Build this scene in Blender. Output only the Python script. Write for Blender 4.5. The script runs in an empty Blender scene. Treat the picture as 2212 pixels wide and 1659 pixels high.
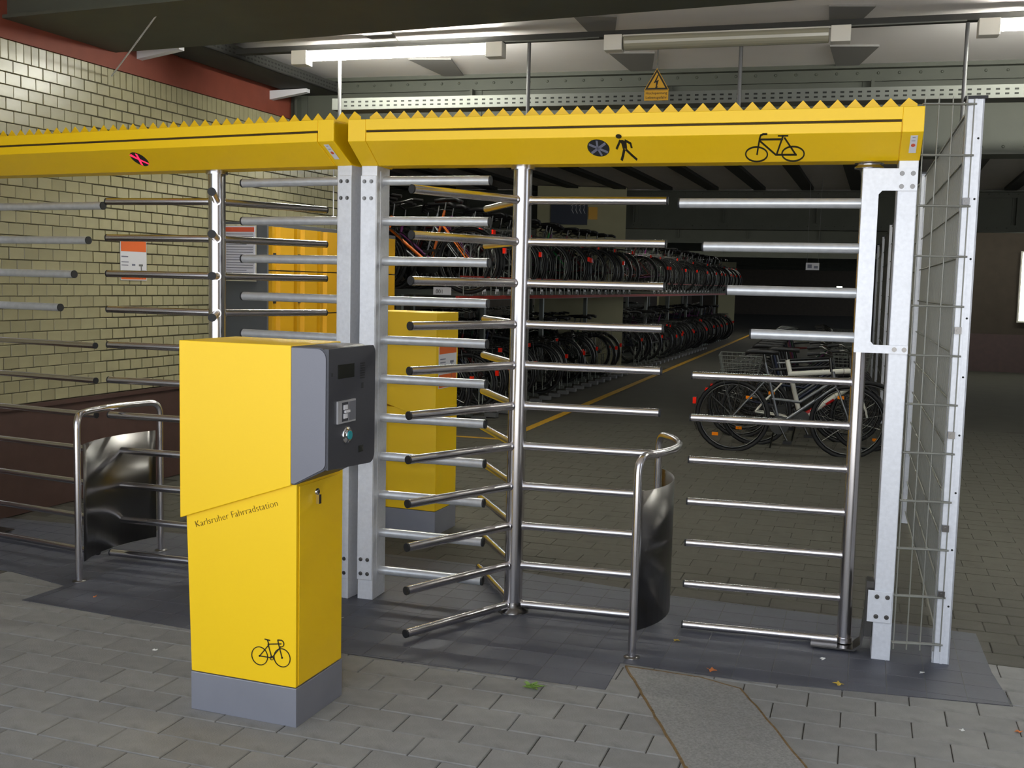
import bpy, bmesh, math, random
from mathutils import Vector, Matrix
random.seed(7)
PI = math.pi
scene = bpy.context.scene
C = scene.collection

# ------------------------------------------------------------------ camera, world, exposure
F_PX, PITCH, ROLL, CAM_H = 2300.0, 0.0945, 0.0236, 1.55
cam_data = bpy.data.cameras.new('camera')
cam_data.sensor_fit = 'HORIZONTAL'
cam_data.sensor_width = 36.0
cam_data.lens = 36.0 * F_PX / 2212.0
cam_data.clip_start = 0.05
cam_data.clip_end = 300
cam = bpy.data.objects.new('camera', cam_data)
C.objects.link(cam)
fwd = Vector((0, math.cos(PITCH), -math.sin(PITCH)))
up0 = Vector((0, math.sin(PITCH), math.cos(PITCH)))
rt0 = Vector((1, 0, 0))
# horizon drops to the right in the picture
rt = rt0 * math.cos(ROLL) + up0 * math.sin(ROLL)
up = up0 * math.cos(ROLL) - rt0 * math.sin(ROLL)
M = Matrix((rt, up, -fwd)).transposed().to_4x4()
M.translation = Vector((0, 0, CAM_H))
cam.matrix_world = M
scene.camera = cam

world = bpy.data.worlds.new('overcast_sky')
scene.world = world
world.use_nodes = True
wn = world.node_tree.nodes
bg = wn['Background']
bg.inputs['Color'].default_value = (0.80, 0.88, 1.0, 1)
bg.inputs['Strength'].default_value = 1.95
scene.view_settings.view_transform = 'Standard'
scene.view_settings.look = 'None'
scene.view_settings.gamma = 1
scene.view_settings.use_curve_mapping = False
scene.view_settings.exposure = 0.0
# added sun beyond the bridge: meant for the ground behind the camera, as bounce
sun_d = bpy.data.lights.new('sun', 'SUN'); sun_d.energy = 26.0; sun_d.angle = 0.01; sun_d.color = (.97, .98, 1.0)
sun_o = bpy.data.objects.new('sun', sun_d); C.objects.link(sun_o); sun_o.rotation_euler = (math.radians(-45), 0, math.radians(12))
TUBE_POWER = 135.0
# the camera's own flash
fl_d = bpy.data.lights.new('camera_flash', 'AREA'); fl_d.shape = 'RECTANGLE'; fl_d.size = 0.06; fl_d.size_y = 0.03; fl_d.energy = 30.0
fl_o = bpy.data.objects.new('camera_flash', fl_d); C.objects.link(fl_o)
fl_o.location = (-0.05, -0.02, CAM_H + 0.07); fl_o.rotation_euler = (math.pi/2 - PITCH, 0, 0)

# ------------------------------------------------------------------ materials
MATS = {}
def srgb(c):
    return tuple(((x / 255.0) / 12.92 if x / 255.0 <= 0.04045 else ((x / 255.0 + 0.055) / 1.055) ** 2.4) for x in c) + (1,)
def mat(name, col, rough=0.6, metal=0.0, var=0.0, scale=8.0, bump=0.0, bscale=60.0, obj_var=0.0, spec=0.5, emit=0.0,
        stains=0.0, voronoi=False, stain_col=None, coat=0.0):
    m = bpy.data.materials.new(name); m.use_nodes = True
    nt = m.node_tree; N = nt.nodes; L = nt.links
    b = N['Principled BSDF']
    c = srgb(col)
    b.inputs['Base Color'].default_value = c
    b.inputs['Roughness'].default_value = rough
    b.inputs['Metallic'].default_value = metal
    b.inputs['Specular IOR Level'].default_value = spec
    b.inputs['Coat Weight'].default_value = coat
    if emit:
        b.inputs['Emission Color'].default_value = c
        b.inputs['Emission Strength'].default_value = emit
    tc = N.new('ShaderNodeTexCoord')
    src = None
    if var or stains or obj_var:
        rgb = N.new('ShaderNodeRGB'); rgb.outputs[0].default_value = c
        src = rgb.outputs[0]
        if var:
            if voronoi:
                t = N.new('ShaderNodeTexVoronoi'); t.inputs['Scale'].default_value = scale; out = t.outputs['Color']
            else:
                t = N.new('ShaderNodeTexNoise'); t.inputs['Scale'].default_value = scale; t.inputs['Detail'].default_value = 6
                out = t.outputs['Fac']
            L.new(tc.outputs['Object'], t.inputs['Vector'])
            bw = N.new('ShaderNodeMapRange')
            bw.inputs['From Min'].default_value = 0.25; bw.inputs['From Max'].default_value = 0.75
            bw.inputs['To Min'].default_value = 1 - var; bw.inputs['To Max'].default_value = 1 + var
            L.new(out, bw.inputs['Value'])
            mx = N.new('ShaderNodeVectorMath'); mx.operation = 'SCALE'
            L.new(src, mx.inputs[0]); L.new(bw.outputs[0], mx.inputs['Scale'])
            src = mx.outputs[0]
        if obj_var:
            oi = N.new('ShaderNodeObjectInfo')
            mr = N.new('ShaderNodeMapRange')
            mr.inputs['To Min'].default_value = 1 - obj_var; mr.inputs['To Max'].default_value = 1 + obj_var
            L.new(oi.outputs['Random'], mr.inputs['Value'])
            mx = N.new('ShaderNodeVectorMath'); mx.operation = 'SCALE'
            L.new(src, mx.inputs[0]); L.new(mr.outputs[0], mx.inputs['Scale'])
            src = mx.outputs[0]
        if stains:
            t = N.new('ShaderNodeTexNoise'); t.inputs['Scale'].default_value = 5.0; t.inputs['Detail'].default_value = 8
            L.new(tc.outputs['Object'], t.inputs['Vector'])
            r = N.new('ShaderNodeValToRGB')
            r.color_ramp.elements[0].position = 0.60; r.color_ramp.elements[1].position = 0.72
            L.new(t.outputs['Fac'], r.inputs['Fac'])
            mm = N.new('ShaderNodeMath'); mm.operation = 'MULTIPLY'; mm.inputs[1].default_value = stains
            L.new(r.outputs['Color'], mm.inputs[0])
            mx = N.new('ShaderNodeMix'); mx.data_type = 'RGBA'
            L.new(mm.outputs[0], mx.inputs['Factor']); L.new(src, mx.inputs['A'])
            mx.inputs['B'].default_value = srgb(stain_col or (40, 38, 34))
            src = mx.outputs['Result']
        L.new(src, b.inputs['Base Color'])
    if bump:
        t = N.new('ShaderNodeTexNoise'); t.inputs['Scale'].default_value = bscale; t.inputs['Detail'].default_value = 5
        L.new(tc.outputs['Object'], t.inputs['Vector'])
        bp = N.new('ShaderNodeBump'); bp.inputs['Strength'].default_value = bump; bp.inputs['Distance'].default_value = 0.01
        L.new(t.outputs['Fac'], bp.inputs['Height']); L.new(bp.outputs['Normal'], b.inputs['Normal'])
    MATS[name] = m
    return m

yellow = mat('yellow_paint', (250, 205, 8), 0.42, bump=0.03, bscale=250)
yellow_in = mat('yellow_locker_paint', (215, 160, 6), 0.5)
groove_m = mat('shadow_gap', (60, 45, 5), 0.8)
steel = mat('brushed_stainless', (215, 212, 214), 0.23, 1.0)
steel_d = mat('satin_stainless', (110, 108, 106), 0.28, 1.0, var=0.06, scale=3)
galv = mat('galvanised_steel', (212, 214, 219), 0.45, 0.35, var=0.07, scale=60, bump=0.03, bscale=120, stains=0.25, stain_col=(150, 152, 158))
galv_tube = mat('galvanised_tube', (196, 199, 203), 0.38, 0.45, var=0.10, scale=30)
rubber = mat('black_rubber', (34, 35, 38), 0.6)
black_p = mat('black_print', (32, 26, 10), 0.6)
brown_p = mat('dark_lettering', (112, 82, 12), 0.6)
white_p = mat('white_label', (222, 222, 228), 0.5)
red_p = mat('red_print', (214, 88, 60), 0.5)
orange_p = mat('orange_print', (226, 104, 40), 0.5)
grey_txt = mat('grey_print', (120, 122, 140), 0.6)
grey_h = mat('grey_housing', (118, 119, 128), 0.42, 0.25, bump=0.04, bscale=350)
dark_h = mat('anthracite_panel', (68, 69, 76), 0.42, 0.2, bump=0.04, bscale=350)
screen_m = mat('dark_display', (28, 30, 26), 0.2)
chrome = mat('chrome', (225, 225, 228), 0.1, 1.0)
plinth_m = mat('zinc_plinth', (150, 152, 162), 0.45, 0.5, var=0.06, scale=5, bump=0.02)
led_red = mat('red_led', (255, 40, 80), 0.4, emit=1.6)
blue_led = mat('teal_button', (40, 150, 160), 0.3)
paver_shaded = mat('shaded_hall_paver', (72, 70, 61), 0.85, var=0.12, scale=14, bump=0.25, bscale=160, obj_var=0.07, stains=0.35)  # concrete paver darkened: the dimness of the hall is put into its colour
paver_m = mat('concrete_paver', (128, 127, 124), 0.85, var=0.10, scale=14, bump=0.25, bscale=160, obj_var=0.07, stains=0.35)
joint_m = mat('joint_dirt', (58, 54, 46), 0.95, var=0.15, scale=20)
joint2_m = mat('slate_joint', (92, 92, 90), 0.9, var=0.15, scale=20)
slate_m = mat('slate_tile', (72, 74, 83), 0.6, var=0.10, scale=10, bump=0.08, bscale=90, obj_var=0.08, stains=0.25, stain_col=(58, 54, 48))
terr_m = mat('speckled_concrete', (128, 127, 124), 0.8, var=0.28, scale=120, bump=0.25, bscale=200, stains=0.15)
rust_m = mat('rusty_edge', (112, 88, 52), 0.8, var=0.3, scale=60)
asphalt = mat('floor_asphalt', (68, 66, 58), 0.9, var=0.12, scale=3, bump=0.1)
line_m = mat('yellow_line_paint', (190, 145, 25), 0.7, var=0.15, scale=20)
brick_m = mat('glazed_brick', (158, 152, 120), 0.30, var=0.10, scale=9, bump=0.12, bscale=14, obj_var=0.10)
mortar = mat('mortar', (84, 79, 62), 0.9)
brown_m = mat('brown_glazed_base', (78, 58, 52), 0.45, var=0.12, scale=12)
red_brown = mat('oxblood_paint', (132, 66, 50), 0.7, var=0.10, scale=6)
green_st = mat('green_girder_paint', (72, 75, 66), 0.65, var=0.10, scale=4)
white_c = mat('white_ceiling_paint', (242, 237, 235), 0.8, var=0.03, scale=2)
grey_c = mat('shaded_ceiling_haunch', (138, 136, 134), 0.85)
ceil_far = mat('grey_ceiling_paint', (222, 217, 212), 0.85, var=0.04, scale=2)
rib_m = mat('dark_rib', (52, 52, 50), 0.8)
tray_m = mat('cable_tray_steel', (104, 106, 100), 0.7, 0.2)
hole_m = mat('tray_hole', (30, 32, 28), 0.9)
rod_m = mat('grey_rod', (112, 112, 112), 0.5, 0.4)
lamp_body = mat('lamp_housing', (214, 210, 200), 0.5)
lamp_lens = mat('unlit_lens', (150, 146, 128), 0.15)
tube_on = mat('lit_fluorescent', (255, 255, 244), 0.4, emit=TUBE_POWER)
lightbox_m = mat('lit_panel', (245, 255, 235), 0.4, emit=2.6)
locker_gr = mat('dark_grey_locker', (82, 86, 92), 0.6)
paper = mat('paper', (214, 214, 230), 0.7)
pier_m = mat('pale_pier', (168, 164, 132), 0.8, var=0.05, scale=3)
banner_m = mat('dark_blue_banner', (30, 40, 60), 0.6)
dark_wall = mat('dark_brick_wall', (74, 66, 56), 0.85, var=0.12, scale=6)
leaf_g = mat('green_leaf', (120, 150, 70), 0.7)
leaf_y = mat('yellow_leaf', (190, 160, 60), 0.8)
leaf_o = mat('orange_leaf', (190, 110, 55), 0.8)
paper_l = mat('pale_litter', (215, 215, 210), 0.8)
tyre_m = mat('tyre_rubber', (26, 26, 27), 0.7)
spoke_m = mat('spoke_steel', (105, 105, 102), 0.3, 1.0)
saddle_m = mat('black_saddle', (24, 23, 23), 0.45)
refl_m = mat('red_reflector', (255, 40, 18), 0.15, coat=1.0)
refl_o = mat('amber_reflector', (255, 140, 10), 0.15, coat=1.0)
rack_red = mat('red_rail', (150, 36, 22), 0.6)
fence_wire = mat('fence_wire', (138, 138, 130), 0.45, 0.4)
satin_pl = mat('satin_plate', (190, 190, 194), 0.4, 0.4)
added_hall_tube = mat('added_hall_fluorescent', (255, 255, 244), 0.4, emit=42.0)  # glow of the added, unseen hall lamps
rack_gal = mat('rack_galvanised', (120, 124, 118), 0.4, 0.6)

# ------------------------------------------------------------------ mesh helpers
class MB:
    def __init__(s): s.v = []; s.f = []; s.m = []; s.sm = []
    def add(s, vs, fs, mi=0, smooth=False):
        o = len(s.v); s.v += [tuple(v) for v in vs]
        for f in fs: s.f.append([i + o for i in f]); s.m.append(mi); s.sm.append(smooth)
    def box(s, a, b, mi=0, T=None):
        x0, y0, z0 = a; x1, y1, z1 = b
        vs = [(x0,y0,z0),(x1,y0,z0),(x1,y1,z0),(x0,y1,z0),(x0,y0,z1),(x1,y0,z1),(x1,y1,z1),(x0,y1,z1)]
        if T: vs = [T(v) for v in vs]
        s.add(vs, [(0,3,2,1),(4,5,6,7),(0,1,5,4),(1,2,6,5),(2,3,7,6),(3,0,4,7)], mi)
        return s
    def prism(s, pts, fn, h0, h1, mi=0):
        """pts: 2d polygon, fn(a,b,h)->3d, extruded from h0 to h1"""
        n = len(pts)
        vs = [fn(a, b, h0) for a, b in pts] + [fn(a, b, h1) for a, b in pts]
        fs = [list(range(n))[::-1], list(range(n, 2*n))] + [(i, (i+1) % n, n + (i+1) % n, n + i) for i in range(n)]
        s.add(vs, fs, mi); return s
    def tube(s, path, r, n=12, mi=0, caps=True, closed=False, cap_mi=None, smooth=True):
        P = [Vector(p) for p in path]; k = len(P)
        rr = r if isinstance(r, (list, tuple)) else [r] * k
        rings = []; ref = None
        for i, p in enumerate(P):
            if closed: t = (P[(i+1) % k] - P[(i-1) % k]).normalized()
            else:
                t = (P[min(i+1, k-1)] - P[max(i-1, 0)]).normalized()
            if ref is None:
                ref = Vector((0,0,1)) if abs(t.z) < 0.9 else Vector((1,0,0))
            u = (ref - t * ref.dot(t))
            if u.length < 1e-5: u = t.orthogonal()
            u.normalize(); w = t.cross(u); ref = u
            rings.append([p + (u*math.cos(a) + w*math.sin(a)) * rr[i] for a in [2*PI*j/n for j in range(n)]])
        vs = [v for R in rings for v in R]; fs = []
        for i in range(k if closed else k-1):
            a = i*n; b = ((i+1) % k)*n
            for j in range(n): fs.append((a+j, a+(j+1) % n, b+(j+1) % n, b+j))
        s.add(vs, fs, mi, smooth)
        if caps and not closed:
            s.add(rings[0], [list(range(n))[::-1]], mi if cap_mi is None else cap_mi)
            s.add(rings[-1], [list(range(n))], mi if cap_mi is None else cap_mi)
        return s
    def lathe(s, prof, n=16, mi=0, T=None):
        vs = []; fs = []
        for r, z in prof:
            for j in range(n):
                a = 2*PI*j/n; v = (r*math.cos(a), r*math.sin(a), z); vs.append(T(v) if T else v)
        for i in range(len(prof)-1):
            for j in range(n): fs.append((i*n+j, i*n+(j+1) % n, (i+1)*n+(j+1) % n, (i+1)*n+j))
        s.add(vs, fs, mi, True)
        s.add(vs[:n], [list(range(n))[::-1]], mi); s.add(vs[-n:], [list(range(n))], mi)
        return s
    def mesh(s, name, mats, recalc=True):
        me = bpy.data.meshes.new(name)
        me.from_pydata(s.v, [], s.f)
        for m in (mats if isinstance(mats, (list, tuple)) else [mats]): me.materials.append(m)
        me.polygons.foreach_set('material_index', s.m)
        me.polygons.foreach_set('use_smooth', s.sm)
        if recalc:
            bm = bmesh.new(); bm.from_mesh(me)
            bmesh.ops.recalc_face_normals(bm, faces=bm.faces[:]); bm.to_mesh(me); bm.free()
        me.update(); return me
    def build(s, name, mats, parent=None, loc=None, rotz=0.0, bevel=0.0):
        o = bpy.data.objects.new(name, s.mesh(name, mats)); C.objects.link(o)
        if parent: o.parent = parent
        if loc: o.location = loc
        if rotz: o.rotation_euler = (0, 0, rotz)
        if bevel:
            b = o.modifiers.new('bevel', 'BEVEL'); b.width = bevel; b.segments = 2; b.limit_method = 'ANGLE'
        return o

def place(name, me, parent=None, loc=(0,0,0), rot=(0,0,0), scale=None):
    o = bpy.data.objects.new(name, me); C.objects.link(o)
    if parent: o.parent = parent
    o.location = loc; o.rotation_euler = rot
    if scale: o.scale = scale
    return o
def tag(o, label, cat, group=None, kind=None):
    o['label'] = label; o['category'] = cat
    if group: o['group'] = group
    if kind: o['kind'] = kind
    return o
def thing(name, label, cat, loc=(0,0,0), rotz=0.0, group=None):
    o = bpy.data.objects.new(name, None); C.objects.link(o)
    o.location = loc; o.rotation_euler = (0, 0, rotz); o.empty_display_size = 0.2
    return tag(o, label, cat, group)
def struct(o): o['kind'] = 'structure'; return o
def stuff(o): o['kind'] = 'stuff'; return o
def rad(d): return math.radians(d)
def vdir(deg): return Vector((math.cos(rad(deg)), math.sin(rad(deg)), 0))

def stroke(mb, pts, w, fn, h0, h1, mi=0):
    """flat polyline of width w in a 2d chart, fn(a,b,h)"""
    for (a, b) in zip(pts[:-1], pts[1:]):
        d = Vector((b[0]-a[0], b[1]-a[1])); l = d.length
        if l < 1e-6: continue
        d /= l; q = Vector((-d.y, d.x)) * w/2; e = d * w*0.3
        P = [(a[0]-e.x+q.x, a[1]-e.y+q.y), (a[0]-e.x-q.x, a[1]-e.y-q.y), (b[0]+e.x-q.x, b[1]+e.y-q.y), (b[0]+e.x+q.x, b[1]+e.y+q.y)]
        mb.prism(P, fn, h0, h1, mi)
def ring2(mb, cx, cy, rx, ry, w, fn, h0, h1, n=28, mi=0):
    vs = []; fs = []
    for h in (h0, h1):
        for k in (0, 1):
            for j in range(n):
                a = 2*PI*j/n; vs.append(fn(cx+(rx-k*w)*math.cos(a), cy+(ry-k*w)*math.sin(a), h))
    for j in range(n):
        q = (j+1) % n
        fs += [(j, q, n+q, n+j), (2*n+j, 3*n+j, 3*n+q, 2*n+q), (j, 2*n+j, 2*n+q, q), (n+j, n+q, 3*n+q, 3*n+j)]
    mb.add(vs, fs, mi)
def disc2(mb, cx, cy, rx, ry, fn, h0, h1, n=24, mi=0):
    mb.prism([(cx+rx*math.cos(2*PI*j/n), cy+ry*math.sin(2*PI*j/n)) for j in range(n)], fn, h0, h1, mi)
def text_mesh(s, size, mats, shear=0.0, extrude=0.0008):
    cu = bpy.data.curves.new('lettering', 'FONT'); cu.body = s; cu.size = size; cu.extrude = extrude; cu.shear = shear
    cu.resolution_u = 3; cu.offset = -.0009 if size > .03 else 0
    o = bpy.data.objects.new('lettering', cu); C.objects.link(o)
    bpy.context.view_layer.update()
    me = bpy.data.meshes.new_from_object(o.evaluated_get(bpy.context.evaluated_depsgraph_get()))
    bpy.data.objects.remove(o); me.materials.clear(); me.materials.append(mats)
    return me

# ------------------------------------------------------------------ layout constants
RA = -16.8                                   # direction of the right-hand gate
LA = 155.1                                   # direction of the left-hand gate, running away to the left
R0 = Vector((-0.73, 5.07, 0)); L0 = Vector((-0.775, 5.06, 0))
WALL_P = Vector((-3.054, 6.977, 0)); WALL_A = 70.0
WD = vdir(WALL_A); WN = Vector((WD.y, -WD.x, 0))      # WN points into the passage
CEIL_Z, GIRD_Z = 3.30, 2.62

# ================================================================== SETTING
# ---- ground under everything
mb = MB(); mb.add([(-30,-30,-0.012),(40,-30,-0.012),(40,90,-0.012),(-30,90,-0.012)], [(0,1,2,3)])
floor = struct(mb.build('floor', asphalt))
FA = -18.3
mb = MB(); mb.add([(-30,-30,-.006),(30,-30,-.006),(30,0.3,-.006),(-30,0.3,-.006)], [(0,1,2,3)])
struct(mb.build('bounce_ground', mat('bounce_pavement', (188, 184, 176), .9, var=.06, scale=2)))  # unseen pale ground added to bounce light up to the ceiling
fu, fv = vdir(FA), vdir(FA + 90)
fo = Vector((0.407, 3.607, 0))               # a paver corner seen in the photo
def fl(a, b, z=0.0): return fo + fu*a + fv*b + Vector((0, 0, z))
def inpoly(p, poly):
    c = False; n = len(poly)
    for i in range(n):
        a, b = poly[i], poly[(i+1) % n]
        if (a[1] > p[1]) != (b[1] > p[1]) and p[0] < (b[0]-a[0])*(p[1]-a[1])/(b[1]-a[1]) + a[0]: c = not c
    return c
slate_poly = [(-4.6,6.1),(-3.55,5.75),(-2.56,5.39),(-2.195,5.164),(-2.295,4.917),(-1.406,4.562),(-0.638,4.288),(0.387,3.968),(0.474,4.264),(0.93,4.10),(1.924,3.90),(2.0,4.25),
              (2.15,4.75),(0.8,5.25),(-0.2,5.75),(-0.9,6.0),(-2.2,6.35),(-3.2,6.6)]
terr_poly = [(0.492,4.221),(0.75,4.13),(0.915,4.004),(0.960,3.70),(1.02,3.2),(0.99,2.4),(0.72,2.4),(0.591,3.317),(0.53,3.85)]
terr_poly = [(0.492,4.221),(0.78,4.115),(0.915,4.004),(0.955,3.66),(0.985,3.338),(1.05,2.5),(0.72,2.5),(0.591,3.317),(0.54,3.77)]
slabL_poly = [(-4.2,5.75),(-2.62,4.98),(-2.16,5.08),(-2.30,4.95),(-3.3,5.2)]
mbj = MB(); mbj.add([(-7,1.0,-0.006),(7,1.0,-0.006),(7,12.0,-0.006),(-7,12.0,-0.006)], [(0,1,2,3)])
mbj.build('joint_bed', joint_m, floor)
PW, PH = 0.244, 0.1535
def slab_mesh(name, w, h, m, t=0.012, c=0.003):
    mb = MB(); a, b = w/2, h/2
    vs = [(-a,-b,-t),(a,-b,-t),(a,b,-t),(-a,b,-t),(-a,-b,-c),(a,-b,-c),(a,b,-c),(-a,b,-c),(-a+c,-b+c,0),(a-c,-b+c,0),(a-c,b-c,0),(-a+c,b-c,0)]
    fs = [(4,5,9,8),(5,6,10,9),(6,7,11,10),(7,4,8,11),(8,9,10,11),(0,1,5,4),(1,2,6,5),(2,3,7,6),(3,0,4,7)]
    mb.add(vs, fs); return mb.mesh(name, m)
pm = slab_mesh('paving_stone', PW-0.004, PH-0.004, paver_m)
pm_in = slab_mesh('paving_stone', PW-0.004, PH-0.004, paver_shaded)
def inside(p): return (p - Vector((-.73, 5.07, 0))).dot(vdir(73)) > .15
cells = []
for j in range(-12, 62):
    for i in range(-34, 34):
        a = (i + (0.5 if j % 2 else 0.0)) * PW + PW/2 + 0.0*j; b = j*PH + PH/2
        p = fl(a, b)
        if p.y < 1.8: continue
        if abs(p.x) > 0.52*p.y + 0.5: continue
        cn = [p + fu*sx*PW*.5 + fv*sy*PH*.5 for sx in (-1, 1) for sy in (-1, 1)]
        if all(inpoly(q, slate_poly) for q in cn) or all(inpoly(q, terr_poly) for q in cn): continue
        # keep them inside the passage
        if (p - WALL_P).dot(WN) < 0.14: continue
        cells.append((p.length + (0 if p.y > 2.7 else 50), a, b, p))
cells.sort(key=lambda c: c[0])
cells_stuff = [c for c in cells[300:] if c[3].y < 12 and c[0] < 50]
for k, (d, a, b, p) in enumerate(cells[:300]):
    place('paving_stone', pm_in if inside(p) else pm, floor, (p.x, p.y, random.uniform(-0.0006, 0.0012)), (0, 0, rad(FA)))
mb = MB()
for d, a, b, p in cells_stuff:
    w, h = PW/2-0.002, PH/2-0.002; z = random.uniform(-0.0006, 0.001)
    q = [p + fu*sx*w + fv*sy*h for sx, sy in ((-1,-1),(1,-1),(1,1),(-1,1))]
    mb.add([(v.x, v.y, z) for v in q] + [(v.x, v.y, z-0.006) for v in q], [(0,1,2,3),(0,4,5,1),(1,5,6,2),(2,6,7,3),(3,7,4,0)])
stuff(mb.build('paving_field', paver_shaded, floor))
# slate tiles under the gates
TS = 0.147
def clip_poly(subject, win):
    out = list(subject)
    for i in range(len(win)):
        a, b = win[i], win[(i+1) % len(win)]; inp = out; out = []
        side = lambda p: (b[0]-a[0])*(p[1]-a[1]) - (b[1]-a[1])*(p[0]-a[0])
        for k in range(len(inp)):
            p, q = inp[k-1], inp[k]; sp_, sq = side(p), side(q)
            if sq >= 0:
                if sp_ < 0: u = sp_/(sp_-sq); out.append((p[0]+(q[0]-p[0])*u, p[1]+(q[1]-p[1])*u))
                out.append(q)
            elif sp_ >= 0: u = sp_/(sp_-sq); out.append((p[0]+(q[0]-p[0])*u, p[1]+(q[1]-p[1])*u))
        if not out: return []
    return out
mb = MB(); mb.prism(slate_poly, lambda a, b, h: (a, b, h), -0.010, 0.0016)
mb.build('slate_bed', joint2_m, floor)
sm_ = slab_mesh('slate_tile', TS-0.003, TS-0.003, slate_m, t=0.012, c=0.0012)
sl = []
for j in range(-6, 34):
    for i in range(-30, 26):
        p = Vector((0.387, 3.968, 0)) + fu*((i+.5)*TS) + fv*((j+.5)*TS)
        w = TS/2-.0012
        q = [p + fu*sx*w + fv*sy*w for sx, sy in ((-1,-1),(1,-1),(1,1),(-1,1))]
        ins = [inpoly(v, slate_poly) for v in q]
        if all(ins): sl.append((p.length, p, None))
        else:
            c = clip_poly(slate_poly, [(v.x, v.y) for v in q])
            if len(c) > 2:
                ar = abs(sum(c[k-1][0]*c[k][1]-c[k][0]*c[k-1][1] for k in range(len(c))))/2
                if ar > 2e-4: sl.append((p.length, p, c))
sl.sort(key=lambda e: e[0])
extra = MB()
for k, (_, p, c) in enumerate(sl):
    if k < 300:
        if c is None: place('slate_tile', sm_, floor, (p.x, p.y, 0.0028), (0, 0, rad(FA)))
        else:
            mb = MB(); mb.prism(c, lambda a, b, h: (a, b, h), 0, 0.0028); mb.build('slate_tile', slate_m, floor)
    else:
        q = c or [(v.x, v.y) for v in [p + fu*sx*w + fv*sy*w for sx, sy in ((-1,-1),(1,-1),(1,1),(-1,1))]]
        extra.prism(q, lambda a, b, h: (a, b, h), 0, 0.0028)
if extra.v: stuff(extra.build('slate_field', slate_m, floor))
# poured slab with rusty edging in front of the bicycle gate, and a second one at the left
for nm, poly in (('poured_slab', terr_poly),):
    mb = MB(); mb.prism(poly, lambda a, b, h: (a, b, h), -0.012, 0.0045)
    mb.build(nm, terr_m, floor)
    mb = MB()
    n = len(poly)
    for i in range(n):
        a, b = Vector(poly[i]), Vector(poly[(i+1) % n])
        if nm == 'poured_slab' and poly is slabL_poly and i in (0, 4): continue
        k = max(1, int((b-a).length/0.05)); pts = [a + (b-a)*t/k + Vector((random.uniform(-.003,.003), random.uniform(-.003,.003))) for t in range(k+1)]
        stroke(mb, [tuple(q) for q in pts], 0.008, lambda a, b, h: (a, b, h), -0.004, 0.0052)
    mb.build('edge_joint', rust_m, floor)
# painted lines on the floor of the bicycle hall
def strip(mb, a, b, w, z0=-0.006, z1=0.0022):
    stroke(mb, [(a.x, a.y), (b.x, b.y)], w, lambda x, y, h: (x, y, h), z0, z1)
YL0 = Vector((0.206, 11.399, 0)); yl = vdir(72.4)
mb = MB(); strip(mb, YL0 - yl*0.9, YL0 + yl*30, 0.09)
mb.build('floor_line', line_m, floor)
mb = MB(); strip(mb, Vector((-0.65,10.66,0)), Vector((-0.07,10.50,0)), 0.07)
mb.build('floor_line', line_m, floor)

# ---- tiled wall on the left
wall = bpy.data.objects.new('wall_left', None); C.objects.link(wall)
def wp(t, z, off=0.0): q = WALL_P + WD*t + WN*off; return Vector((q.x, q.y, z))
T0, T1 = -4.5, 3.9
mb = MB()
mb.add([wp(T0,0,-.01), wp(T1,0,-.01), wp(T1,4,-.01), wp(T0,4,-.01), wp(T0,0,-.4), wp(T1,0,-.4), wp(T1,4,-.4), wp(T0,4,-.4)],
       [(0,1,2,3),(1,5,6,2),(4,7,6,5),(0,3,7,4),(3,2,6,7)])
wall_o = struct(mb.build('wall_left', mortar)); bpy.data.objects.remove(wall); wall = wall_o; wall.name = 'wall_left'
BW, BH = 0.1225, 0.0765
def brick_mesh(name, w, h, m, t=0.012, c=0.003):
    mb = MB(); a, b = w/2, h/2
    vs = [(-a,-t,-b),(a,-t,-b),(a,-t,b),(-a,-t,b),(-a,-c,-b),(a,-c,-b),(a,-c,b),(-a,-c,b),(-a+c,0,-b+c),(a-c,0,-b+c),(a-c,0,b-c),(-a+c,0,b-c)]
    fs = [(4,5,9,8),(5,6,10,9),(6,7,11,10),(7,4,8,11),(8,9,10,11),(0,1,5,4),(1,2,6,5),(2,3,7,6),(3,0,4,7)]
    mb.add([(x, -y, z) for x, y, z in vs], fs); return mb
bms = brick_mesh('glazed_brick', BW-.0032, BH-.0038, brick_m).mesh('glazed_brick', brick_m)
bsold = brick_mesh('glazed_brick', 0.0595, 0.118, brick_m).mesh('glazed_brick', brick_m)
wrot = rad(WALL_A)
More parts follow.
